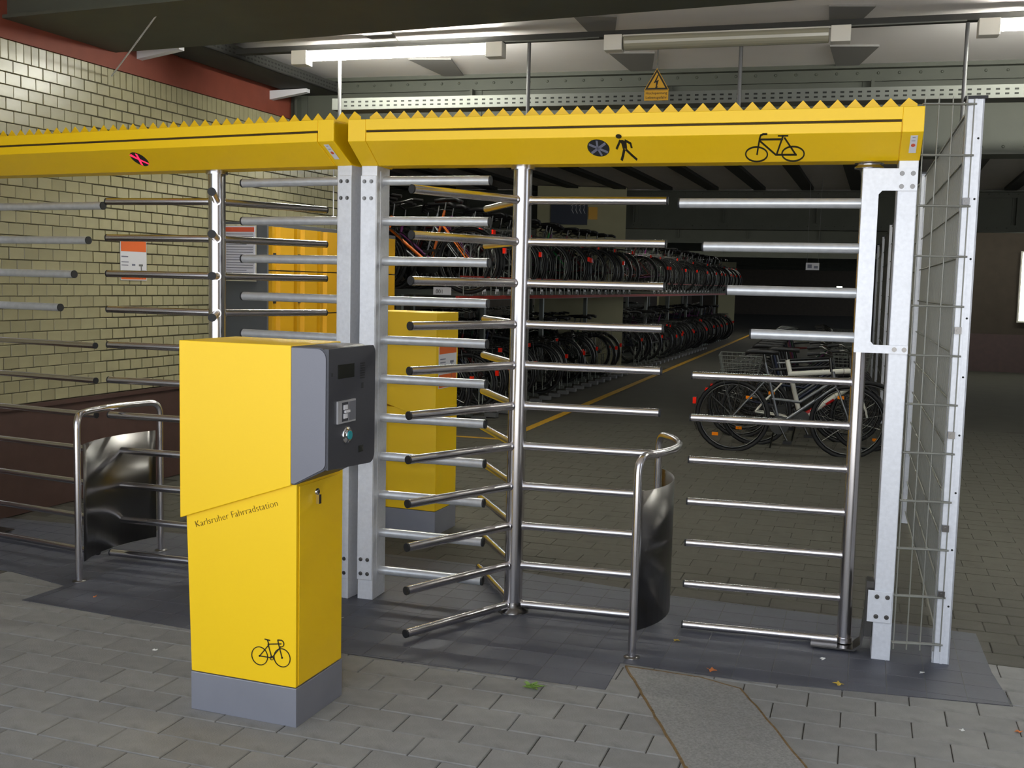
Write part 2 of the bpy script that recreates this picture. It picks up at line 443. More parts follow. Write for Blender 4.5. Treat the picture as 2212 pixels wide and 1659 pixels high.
# local +x of a brick runs along the wall; its proud face looks along local -y, i.e. into the passage
bricks = []
ZB = 0.705
for j in range(28):
    z = ZB + (j+.5)*BH
    for i in range(-34, 40):
        t = (i + (0.5 if j % 2 else 0)) * BW
        if T0 + .1 < t < T1 - .06: bricks.append((t, z, 0))
for i in range(-110, 62):
    t = i*0.0625
    if T0 < t < T1: bricks.append((t, ZB + 28*BH + 0.0605, 1))
vis = [b for b in bricks if b[0] > -0.75 and not (b[0] > 1.9 and b[1] < 1.9)]
vis.sort(key=lambda b: (b[0] if b[1] < 2.3 else b[0]*1.3))
chosen = set(vis[:300])
def wall_dirs(me_v, t, z):
    q = wp(t, z, 0.0); return [(q + WD*v[0] + WN*(-v[1] + 0.0) + Vector((0,0,v[2]))) for v in me_v]
mbst = MB()
for b in bricks:
    t, z, k = b; off = random.uniform(-0.001, 0.002); 
    if b in chosen:
        q = wp(t, z, off)
        place('glazed_brick', bsold if k else bms, wall, q, (rad(random.uniform(-.6,.6)), 0, wrot + rad(random.uniform(-.5,.5))))
    elif t > -3:
        q = wp(t, z, off); w, h = ((BW-.005)/2, (BH-.005)/2) if not k else (.0297, .059)
        c = .003
        r1 = [q + WD*sx*w + Vector((0,0,sy*h)) - WN*.01 for sx, sy in ((-1,-1),(1,-1),(1,1),(-1,1))]
        r2 = [q + WD*sx*(w-c) + Vector((0,0,sy*(h-c))) + WN*.002 for sx, sy in ((-1,-1),(1,-1),(1,1),(-1,1))]
        mbst.add(r1 + r2, [(4,5,6,7),(0,1,5,4),(1,2,6,5),(2,3,7,6),(3,0,4,7)])
stuff(mbst.build('brickwork_field', brick_m, wall))
mb = MB()
mb.prism([(T0,0),(T1,0),(T1,ZB),(T0,ZB)], lambda a, b, h: wp(a, b, h), -.01, .012)
o = mb.build('brown_base', brown_m, wall)
mb = MB()
mb.prism([(T0,ZB-.03),(T1,ZB-.03),(T1,ZB),(T0,ZB)], lambda a, b, h: wp(a, b, h), .0, .028)
mb.build('base_ledge', brown_m, wall)
mb = MB()
mb.prism([(T0,2.97),(T1,2.97),(T1,4),(T0,4)], lambda a, b, h: wp(a, b, h), -.01, .006)
mb.build('painted_band', red_brown, wall)
# return of the left wall behind the lockers, and the hall walls further in
mb = MB()
q0 = wp(T1, 0, -.01); d2 = vdir(160)
for k, (a, b) in enumerate([(q0, q0 + d2*6), (q0 + d2*6, q0 + d2*6 + vdir(71)*60)]):
    nn = Vector((-(b-a).y, (b-a).x, 0)).normalized()*0.3
    mb.add([(a.x,a.y,-.05),(b.x,b.y,-.05),(b.x,b.y,4),(a.x,a.y,4),(a.x+nn.x,a.y+nn.y,-.05),(b.x+nn.x,b.y+nn.y,-.05),(b.x+nn.x,b.y+nn.y,4),(a.x+nn.x,a.y+nn.y,4)],
           [(0,1,2,3),(4,7,6,5),(0,3,7,4),(1,5,6,2),(3,2,6,7)])
struct(mb.build('wall_hall_left', dark_wall))
mb = MB(); mb.box((-12, 66, -.05), (36, 66.4, 4.2)); struct(mb.build('wall_back', dark_wall))
# end wall seen at the far right, brown base
ew0 = Vector((8.3, 22.0, 0)); ed = vdir(-16)
def ewp(a, z, off=0): q = ew0 + ed*a + vdir(-106)*off; return (q.x, q.y, z)
mb = MB(); mb.prism([(0,0.75),(14,0.75),(14,4),(0,4)], lambda a, b, h: ewp(a, b, h), -0.4, 0)
wr = struct(mb.build('wall_right', dark_wall))
mb = MB(); mb.prism([(0,-.05),(14,-.05),(14,0.75),(0,0.75)], lambda a, b, h: ewp(a, b, h), -0.4, 0.03)
mb.build('brown_base', brown_m, wr)
mb = MB(); q = Vector((13.5, -2.5, 0)); dd = vdir(76)
mb.prism([(0,-.05),(20.5,-.05),(20.5,4),(0,4)], lambda a, b, h: (q.x+dd.x*a+dd.y*h, q.y+dd.y*a-dd.x*h, b), 0, 0.4)
struct(mb.build('wall_side_right', dark_wall))

mb = MB(); mb.box((2.4, -12, 0), (2.8, 2.2, 12)); struct(mb.build('sky_blocker_right', dark_wall))  # unseen wall added to cut off skylight from the right
# ---- ceiling
def gline(p, ang):
    d = vdir(ang); n = vdir(ang+90); p = Vector((p[0], p[1], 0))
    return lambda a, b, z: tuple(p + d*a + n*b + Vector((0,0,z)))
G0 = gline((-2.63, 7.53), -22.4)            # far bottom edge of the near girder
G1 = gline((1.42, 8.85), -14.5)
mb = MB()
mb.prism([(-5.0,2.0),(14,0.6),(20,9.6),(-9,10.3),(-9,2.8),(-5.0,2.8)], lambda a, b, h: (a, b, h), CEIL_Z, CEIL_Z+.3)
ceil = struct(mb.build('ceiling', white_c))
mb = MB()
mb.prism([(-9,10.2),(20,9.5),(36,67),(-12,67)], lambda a, b, h: (a, b, h), CEIL_Z+.02, CEIL_Z+.3)
mb.prism([(-9,8.6+1.5),(-9,11.6),(22,5),(22,3.0)], lambda a, b, h: (a, b, h), CEIL_Z+.01, CEIL_Z+.3)
struct(mb.build('ceiling_hall', ceil_far))

def girder(name, G, a0, a1, depth=0.3, rivets=True, back=0.96, box=False, GIRD_Z=GIRD_Z):
    """G maps (along, back, z); b=0 is the front face of the web"""
    mb = MB()
    if box:
        mb.prism([(a0,-back),(a1,-back),(a1,0),(a0,0)], G, GIRD_Z, CEIL_Z)
        mb.prism([(a0,-back-.04),(a1,-back-.04),(a1,0.0),(a0,0.0)], G, GIRD_Z-.015, GIRD_Z+.005)
    else:
        mb.prism([(a0,0),(a1,0),(a1,.02),(a0,.02)], G, GIRD_Z, CEIL_Z)
        mb.prism([(a0,-.14),(a1,-.14),(a1,.16),(a0,.16)], G, GIRD_Z-.02, GIRD_Z)
        mb.prism([(a0,-.03),(a1,-.03),(a1,.16),(a0,.16)], G, GIRD_Z, GIRD_Z+.10)
        mb.prism([(a0,-.03),(a1,-.03),(a1,.16),(a0,.16)], G, CEIL_Z-.12, CEIL_Z)
        mb.prism([(a0,-.10),(a1,-.10),(a1,.16),(a0,.16)], G, CEIL_Z-.03, CEIL_Z)
    o = struct(mb.build(name, green_st))
    if not box:
        k = 0; a = a0 + .3
        while a < a1:
            m2 = MB(); m2.prism([(a-.012,-.10),(a+.012,-.10),(a+.012,0),(a-.012,0)], G, GIRD_Z+.1, CEIL_Z-.12)
            m2.prism([(a-.07,-.012),(a+.07,-.012),(a+.07,0),(a-.07,0)], G, GIRD_Z+.1, CEIL_Z-.12)
            m2.build('stiffener', green_st, o); a += 1.62
        if rivets:
            m3 = MB(); a = a0
            while a < a1:
                for z in (CEIL_Z-.06, GIRD_Z+.05):
                    for da in (0,):
                        c = Vector(G(a, -.03, z)); n = Vector(G(a, -.04, z)) - c; n.normalize()
                        e1 = Vector(G(a+1, -.03, z)) - c; e1.normalize(); e2 = Vector((0,0,1))
                        ring = [c + (e1*math.cos(t*PI/3) + e2*math.sin(t*PI/3))*.013 for t in range(6)]
                        ri2 = [c + n*.008 + (e1*math.cos(t*PI/3) + e2*math.sin(t*PI/3))*.007 for t in range(6)]
                        m3.add(ring + ri2, [(i, (i+1) % 6, 6+(i+1) % 6, 6+i) for i in range(6)] + [(6,7,8,9,10,11)])
                a += .155
            stuff(m3.build('rivets', green_st, o))
    return o
girder('trim_1', G0, -1.25, 14, box=True, GIRD_Z=3.10)
girder('trim_2', G1, -5.4, 9)
girder('trim_3', gline((3.5, 19.5), -14.5), -13, 14)
for k, y in enumerate((25.5, 31, 37, 44, 52, 60)):
    girder('trim_%d' % (k+4), gline((5, y), -14.5), -16, 20, rivets=False)
# ribs of the hall ceiling
rd = vdir(71.0); g_al = vdir(-14.5)
ribs = MB()
for k in range(-12, 12):
    base = Vector((2.30, 15.68, 0)) + g_al*(0.81*k)
    a = base - rd*5.9; b = base + rd*3.6
    ww = g_al*0.10
    mbr = MB()
    mbr.add([(p.x, p.y, z) for z in (CEIL_Z-.03, CEIL_Z+.03) for p in (a-ww, a+ww, b+ww, b-ww)],
            [(0,3,2,1),(4,5,6,7),(0,1,5,4),(1,2,6,5),(2,3,7,6),(3,0,4,7)])
    mbr.build('ceiling_rib', rib_m, bpy.data.objects['ceiling_hall'])
# tapered haunches of the white bay, almost flush; their shade is put into the grey
HN = [[(.344,7.14),(.626,7.115),(.66,7.65),(.503,7.668)], [(.669,8.22),(1.01,8.18),(1.078,8.86),(.916,8.90)]]
stp = vdir(-14.5)*1.60
for k in range(-3, 4):
    for H in HN:
        P = [(x + stp.x*k, y + stp.y*k) for x, y in H]
        mb = MB(); n = 4
        cx = sum(p[0] for p in P)/4; cy = sum(p[1] for p in P)/4
        mb.prism(P, lambda a, b, h: (a, b, h), CEIL_Z-.012, CEIL_Z+.01)
        mb.build('ceiling_haunch', grey_c, ceil)
# pale piers carrying the girder, deep in the hall
for k, (x0, x1, y, nm) in enumerate(((0.38, 1.98, 19.35, 'trim_20'), (4.55, 5.25, 33.5, 'trim_21'), (8.6, 9.3, 45, 'trim_22'))):
    mb = MB(); mb.box((x0, y, -.02), (x1, y+.5, CEIL_Z)); struct(mb.build(nm, pier_m))

# ================================================================== THE GATES
def rotor(parent, x, y, angs, L_arm, n, z_top, step, m, zcol):
    mb = MB()
    mb.tube([(0,0,0.03),(0,0,zcol)], 0.043, 28)
    mb.lathe([(0.075,0.0),(0.075,0.012),(0.052,0.02),(0.047,0.05)], 24, 1)
    mb.lathe([(0.055,zcol-0.02),(0.055,zcol+0.005)], 24)
    col = mb.build('rotor_column', [steel, steel_d], parent, (x, m*y, 0))
    col['label'] = 'polished stainless rotor column carrying three wings of arms'
    am = MB(); am.tube([(0.035,0,0),(L_arm-.006,0,0)], 0.0185, 18, 0); am.tube([(L_arm-.006,0,0),(L_arm+.002,0,0)], 0.0187, 18, 1)
    am.tube([(0.034,0,0),(0.048,0,0)], 0.0215, 18, 0)
    me = am.mesh('arm', [steel, rubber])
    for a in angs:
        for i in range(n):
            place('arm', me, col, (0, 0, z_top - i*step), (0, 0, rad(a*m)))
    return col

def bolt(mb, x, y, z, d, r=0.008):
    """hexagonal bolt head lying in the x-z plane, sticking out along y by d"""
    mb.prism([(x+r*math.cos(t*PI/3), z+r*math.sin(t*PI/3)) for t in range(6)], lambda a, b, h: (a, h, b), y, y+d)
    mb.prism([(x+r*1.5*math.cos(t*PI/8), z+r*1.5*math.sin(t*PI/8)) for t in range(16)], lambda a, b, h: (a, h, b), y, y+d*.3)

def gate(name, label, origin, ang, m, S, rotor_s, rotor_d, wings, right, ke=None):
    t = thing(name, label, 'turnstile', origin, rad(ang))
    P = lambda s, d, z: (s, m*d, z)
    # --- beam: closed body with kinked front and back
    prof = [(-.142,2.268),(-.142,2.176),(0.0,2.084),(.16,2.084),(.302,2.176),(.302,2.268)]
    mb = MB(); mb.prism(prof, lambda a, b, h: P(h, a, b), 0.0, S)
    beam = mb.build('beam', yellow, t, bevel=0.003)
    # end cheeks and top rail, slightly proud, leave a recess for the long cover
    prof2 = [(-.15,2.272),(-.15,2.174),(0.0,2.080),(.16,2.080),(.31,2.174),(.31,2.272)]
    for a, b in ((0.0, .087), (S-.080, S)):
        mb = MB(); mb.prism(prof2, lambda a_, b_, h: P(h, a_, b_), a, b); mb.build('end_cheek', yellow, t, bevel=0.003)
    mb = MB(); mb.prism([(-.15,2.272),(-.15,2.223),(-.13,2.223),(-.13,2.262),(.29,2.262),(.29,2.223),(.31,2.223),(.31,2.272)], lambda a_, b_, h: P(h, a_, b_), .087, S-.080)
    mb.build('top_rail', yellow, t, bevel=0.002)
    mb = MB(); mb.prism([(-.1515,2.213),(-.1515,2.174),(-.0015,2.080),(.012,2.0835),(-.143,2.18),(-.143,2.213)], lambda a_, b_, h: P(h, a_, b_), .090, S-.083)
    mb.build('front_cover', yellow, t, bevel=0.002)
    mb = MB(); mb.box((.09, min(m*-.135, m*-.1455), 2.2135), (S-.083, max(m*-.135, m*-.1455), 2.2225))
    mb.build('cover_gap', groove_m, t)
    # --- saw-tooth strip along the top
    n = int(round((S-.02)/0.0703)); pitch = (S-.02)/n
    pts = [(.004,2.262)]
    pts += [(.004, 2.318)]
    for i in range(n):
        a = .004 + i*pitch
        pts += [(a+pitch*.5, 2.343), (a+pitch, 2.306)]
    pts[-1] = (pts[-1][0], 2.318); pts.append((pts[-1][0], 2.262))
    mb = MB()
    top = pts[1:-1]
    for a, b in zip(top[:-1], top[1:]):
        mb.prism([(a[0],2.262),(b[0],2.262),b,a], lambda u_, w_, h: P(u_, h, w_), .078, .082)
    mb.build('saw_tooth_strip', yellow, t)
    # --- posts
    def post(s0, s1, nm='post', plates=True, z_bot=0.0):
        mb = MB(); mb.box((s0, min(0, m*.15), z_bot), (s1, max(0, m*.15), 2.083))
        p = mb.build(nm, galv, t, bevel=0.004)
        return p
    pL = post(0.0, .080)
    mb = MB(); mb.box((-.004 if not right else .0, min(-m*.001, -m*.007), 0.10), (.068 if not right else .078, max(-m*.001, -m*.007), 2.035)); mb.build('cover_plate', galv, t, bevel=0.0015)
    for z in (2.008, 1.93, 0.20, 0.13):
        for s in (.019, .054):
            mb = MB(); bolt(mb, s, -m*.007, z, -m*.006, .0065); mb.build('bolt', steel_d, pL)
    pR = post(S-.078, S-.002)
    # --- fixed comb by the first post
    cm = MB(); cm.tube([(0.0,0,0),(.533,0,0)], .0215, 16, 0); cm.tube([(.533,0,0),(.541,0,0)], .0217, 16, 1)
    ce = cm.mesh('comb_bar', [galv_tube, rubber])
    c_end = .538 if right else .628
    sc = c_end/.541
    for i in range(11):
        place('comb_bar', ce, t, P(.078, .08, 2.018 - i*.1886), (0, 0, 0), (sc, 1, 1))
    mb = MB(); mb.box((.075, min(m*.04, m*.12), .08), (.082, max(m*.04, m*.12), 2.06)); mb.build('comb_plate', galv, t)
    # --- rotor
    rotor(t, rotor_s, rotor_d, wings, .6626, 11, 1.928, .189, m, 2.085)
    # --- hinge bracket and stepped comb at the far post
    pl = [(2.242,2.05),(2.452,2.048),(2.452,1.959),(2.32,1.96),(2.306,1.945),(2.306,1.345),(2.318,1.332),(2.452,1.332),(2.452,1.298),(2.242,1.298)]
    k = S - 2.456
    pl = [(a+k, b) for a, b in pl]
    mb = MB()
    f3 = lambda a, b, h: P(a, h, b)
    mb.prism([pl[0], (2.306+k, 2.05), (2.306+k, 1.298), pl[9]], f3, -.012, -.004)
    mb.prism([(2.306+k,2.049), pl[1], pl[2], pl[3], pl[4]], f3, -.012, -.004)
    mb.prism([(2.306+k,1.298), (2.306+k,1.345), pl[6], pl[7], pl[8]], f3, -.012, -.004)
    mb.prism([(2.242+k,2.05),(2.248+k,2.05),(2.248+k,1.298),(2.242+k,1.298)], f3, -.008, .17)
    br = mb.build('hinge_bracket', galv, t)
    for s, z in ((2.392,2.028),(2.434,2.028),(2.392,1.976),(2.434,1.976),(2.40,1.315),(2.438,1.315)):
        mb = MB(); bolt(mb, s+k, -m*.012, z, -m*.006, .0065); mb.build('bolt', steel_d, br)
    if ke is None: ke = k
    for i, s0 in enumerate((1.481, 1.592, 1.702, 1.811)):
        mb = MB(); mb.tube([P(2.244+k, .08, 1.915-i*.1867), P(s0+ke+.006, .08, 1.915-i*.1867)], .0215, 16, 0)
        mb.tube([P(s0+ke+.006, .08, 1.915-i*.1867), P(s0+ke-.001, .08, 1.915-i*.1867)], .0217, 16, 1)
        mb.build('comb_bar', [galv_tube, rubber], t)
    # foot plate of the far post
    mb = MB(); mb.box((2.352+k, min(-m*.001, -m*.009), .165), (2.448+k, max(-m*.001, -m*.009), .30)); bp = mb.build('foot_plate', galv, t, bevel=.0015)
    for s in (2.388+k, 2.43+k):
        for z in (.19, .275):
            mb = MB(); bolt(mb, s, -m*.009, z, -m*.006, .0065); mb.build('bolt', steel_d, bp)
    mb = MB(); mb.prism([(2.13+k,.012),(2.31+k,.012),(2.34+k,.04),(2.35+k,.17),(2.344+k,.17),(2.333+k,.045),(2.305+k,.018),(2.13+k,.018)], f3, .04, .16)
    mb.box((2.345+k, min(m*.02, m*.10), .09), (2.375+k, max(m*.02, m*.10), .33))
    mb.build('floor_bearing', steel_d, t)
    return t

gr = gate('turnstile', 'right-hand turnstile and bicycle gate under a yellow beam with walking-man and bicycle symbols',
          R0, RA, 1, 2.456, .766, .087, (2.63, 122.63, 242.63), True)
gl = gate('turnstile', 'left-hand stainless turnstile under a yellow beam with a glowing red cross',
          L0, LA, -1, 2.80, .868, .08, (-(43.6-155.1), -(163.6-155.1), -(283.6-155.1)), False, .165)

# bicycle doors (swing column with seven arms), children of their gates
def door(parent, origin, ang, m, hinge, ends, n=7, z0=1.162, step=.189):
    o = Vector(origin); inv = Matrix.Rotation(-rad(ang), 4, 'Z')
    h = inv @ (Vector((hinge[0], hinge[1], 0)) - o); e = inv @ (Vector((ends[0], ends[1], 0)) - o)
    mb = MB(); mb.tube([(0,0,.035),(0,0,2.06)], .030, 22); mb.lathe([(.034,.022),(.034,.045)], 18)
    mb.lathe([(.06,2.062),(.06,2.068),(.045,2.078),(.06,2.084)], 22)
    col = mb.build('gate_column', steel, parent, (h.x, h.y, 0))
    d = (e - h); L = d.length; a = math.atan2(d.y, d.x)
    am = MB(); am.tube([(.025,0,0),(L-.006,0,0)], .0165, 16, 0); am.tube([(L-.006,0,0),(L+.001,0,0)], .0167, 16, 1)
    am.tube([(.028,0,0),(.036,0,0)], .0195, 16, 0)
    me = am.mesh('arm', [steel, rubber])
    for i in range(n): place('arm', me, col, (0, 0, z0 - i*step), (0, 0, a))
door(gr, R0, RA, 1, (1.477, 4.537), (0.795, 4.707))
door(gl, L0, LA, -1, (-3.09, 6.13), (-2.245, 5.72))

# pictograms and stickers on the slanted cover.  chart: s along beam, w from 0 (kink) to 1 (bottom edge)
def slant(m, lift=.0025):
    a = Vector((-.1515, 2.174)); b = Vector((-.0015, 2.080)); l = (b-a).length; n = Vector((-(b-a).y, (b-a).x))/l
    n = -n if n.x > 0 else n
    def fn(s, z, h):
        w = (2.174 - z)/(2.174-2.080); q = a + (b-a)*w + n*h
        return (s, m*q.x, q.y)
    return fn
fn = slant(1); f0, f1 = .0004, .0014
sx = math.sqrt(.15**2+.094**2)/.094
mb = MB()
disc2(mb, 1.153, 2.1365, .048, .0300, fn, f0, f1)
mb.build('signal_disc', rubber, gr)
mb = MB()
for a, b in (((1.118,2.149),(1.188,2.122)),((1.120,2.120),(1.186,2.152)),((1.153,2.160),(1.149,2.134)),((1.149,2.136),(1.160,2.112))):
    stroke(mb, [a, b], .0085, fn, f1, f1+.0006)
o = mb.build('signal_cross', grey_txt, gr); o['label'] = 'dull grey unlit cross'
mb = MB()                                                       # walking man
disc2(mb, 1.252, 2.1755, .0125, .0075, fn, f0, f1)
mb.prism([(1.251,2.162),(1.265,2.163),(1.280,2.157),(1.277,2.133),(1.258,2.133),(1.257,2.150)], fn, f0, f1)
stroke(mb, [(1.254,2.161),(1.244,2.148),(1.232,2.134)], .008, fn, f0, f1)
stroke(mb, [(1.276,2.161),(1.296,2.151),(1.297,2.137)], .008, fn, f0, f1)
stroke(mb, [(1.263,2.129),(1.252,2.108),(1.243,2.094)], .010, fn, f0, f1)
stroke(mb, [(1.272,2.129),(1.291,2.110),(1.308,2.095)], .009, fn, f0, f1)
o = mb.build('walking_man_symbol', black_p, gr); o['label'] = 'black walking pedestrian symbol'
mb = MB()                                                       # bicycle
for cx in (1.815, 1.962): ring2(mb, cx, 2.1075, .047, .0275, .0055, fn, f0, f1)
for pl in ([(1.817,2.1075),(1.831,2.160),(1.836,2.171),(1.846,2.1745),(1.860,2.1745)], [(1.833,2.157),(1.922,2.157)], [(1.832,2.152),(1.893,2.105),(1.975,2.1045)],
           [(1.896,2.106),(1.924,2.168)], [(1.930,2.161),(1.972,2.106)]):
    stroke(mb, pl, .0062, fn, f0, f1)
stroke(mb, [(1.905,2.168),(1.943,2.168)], .0045, fn, f0, f1)
o = mb.build('bicycle_symbol', black_p, gr); o['label'] = 'black bicycle outline symbol'
def sticker(parent, m, s, hw=.0135):
    fq = slant(m)
    mb = MB(); mb.prism([(s-hw,2.163),(s+hw,2.163),(s+hw,2.107),(s-hw,2.107)], fq, .0016, .0024)
    k = mb.build('sticker', white_p, parent)
    mb = MB(); disc2(mb, s, 2.132, .008, .0052, fq, .0024, .003); mb.build('sticker_dot', red_p, k)
    mb = MB(); mb.prism([(s-.008,2.147),(s+.006,2.147),(s+.006,2.1455),(s-.008,2.1455)], fq, .0024, .003)
    mb.prism([(s-.006,2.158),(s+.005,2.158),(s+.005,2.1565),(s-.006,2.1565)], fq, .0024, .003)
    mb.build('sticker_print', grey_txt, k)
sticker(gr, 1, 2.423); sticker(gl, -1, .050)
fnl = slant(-1)
mb = MB(); disc2(mb, 1.225, 2.133, .046, .0290, fnl, f0, f1); mb.build('signal_disc', rubber, gl)
mb = MB()
stroke(mb, [(1.258,2.150),(1.194,2.114)], .0075, fnl, f1, f1+.0006)
stroke(mb, [(1.212,2.153),(1.240,2.112)], .009, fnl, f1+.0006, f1+.0012)
stroke(mb, [(1.248,2.153),(1.236,2.140)], .006, fnl, f1, f1+.0006)
o = mb.build('signal_cross', led_red, gl); o['label'] = 'glowing red cross'

# ---- curved guide rails
def guide_rail(label, posts, top, panel, zt=.845):
    t = thing('guide_rail', label, 'railing', (posts[0][0], posts[0][1], 0))
    o = Vector((posts[0][0], posts[0][1], 0)); r = .0172
    # one bent tube: up, over the arc, down
    T = [Vector((p[0], p[1], zt)) for p in top]
    A = Vector((posts[0][0], posts[0][1], 0)); B = Vector((posts[1][0], posts[1][1], 0))
    path = [A, A + Vector((0,0,zt-.07))]
    def bend(p0, c, p1, k=6): return [p0*(1-u)**2 + c*2*u*(1-u) + p1*u*u for u in [i/k for i in range(1, k+1)]]
    corner = A + Vector((0,0,zt)); nxt = corner + (T[0]-corner).normalized()*.07
    path += bend(path[-1], corner, nxt)
    path += T[:-1]
    c2 = B + Vector((0,0,zt)); last = c2 + (T[-2]-c2).normalized()*.07
    path += [last] + bend(last, c2, B + Vector((0,0,zt-.07))) + [B]
    # smooth by resampling the arc
    mb = MB(); mb.tube([p - o for p in path], r, 16)
    mb.build('tube', steel, t)
    mb = MB()
    vs = []; k = len(panel)
    for z in (.09, .69):
        for p in panel: vs.append(Vector((p[0], p[1], z)) - o)
    fs = [(i, i+1, k+i+1, k+i) for i in range(k-1)]
    th = []
    for i, p in enumerate(panel):
        a = Vector(panel[max(i-1,0)]); b = Vector(panel[min(i+1,k-1)]); d = (b-a).normalized(); n = Vector((-d.y, d.x, 0))*.003; th.append(n)
    vs += [vs[i] + th[i % k] for i in range(2*k)]
    fs += [(2*k+i, 3*k+i, 3*k+i+1, 2*k+i+1) for i in range(k-1)] + [(k+i, k+i+1, 3*k+i+1, 3*k+i) for i in range(k-1)] + [(i, 2*k+i, 2*k+i+1, i+1) for i in range(k-1)] + [(0,k,3*k,2*k),(k-1,3*k-1,4*k-1,2*k-1)]
    mb.add(vs, fs, 0, True)
    mb.build('sheet_panel', steel_d, t)
    for P_ in posts:
        mb = MB(); mb.lathe([(.034,0),(.034,.006),(.020,.010)], 20); mb.build('floor_flange', steel_d, t, (P_[0]-o.x, P_[1]-o.y, 0))
    return t
def arc(c, r, a0, a1, n=14): return [(c[0]+r*math.cos(rad(a0+(a1-a0)*i/n)), c[1]+r*math.sin(rad(a0+(a1-a0)*i/n))) for i in range(n+1)]
a2 = arc((0.22, 4.83), .545, -58, 22)
pr2 = [(p[0], p[1]) for p in a2]
guide_rail('shiny curved guide rail with dented sheet panel between right turnstile and bicycle gate',
           [(0.528,4.331), (0.715,5.08)], pr2[2:], [(p[0]-.004, p[1]) for p in arc((0.22,4.83), .535, -54, 18)])
def bez(a, c, b, n=12): return [tuple(Vector(a)*(1-t)**2 + Vector(c)*2*t*(1-t) + Vector(b)*t*t) for t in [i/n for i in range(n+1)]]
b1 = bez((-2.165,5.27), (-2.20,5.62), (-1.97,5.87))
guide_rail('shiny curved guide rail with a mirror-like sheet panel beside the left turnstile',
           [(-2.16,5.25), (-1.958,5.89)], b1[1:], bez((-2.15,5.30), (-2.18,5.60), (-1.97,5.85)))

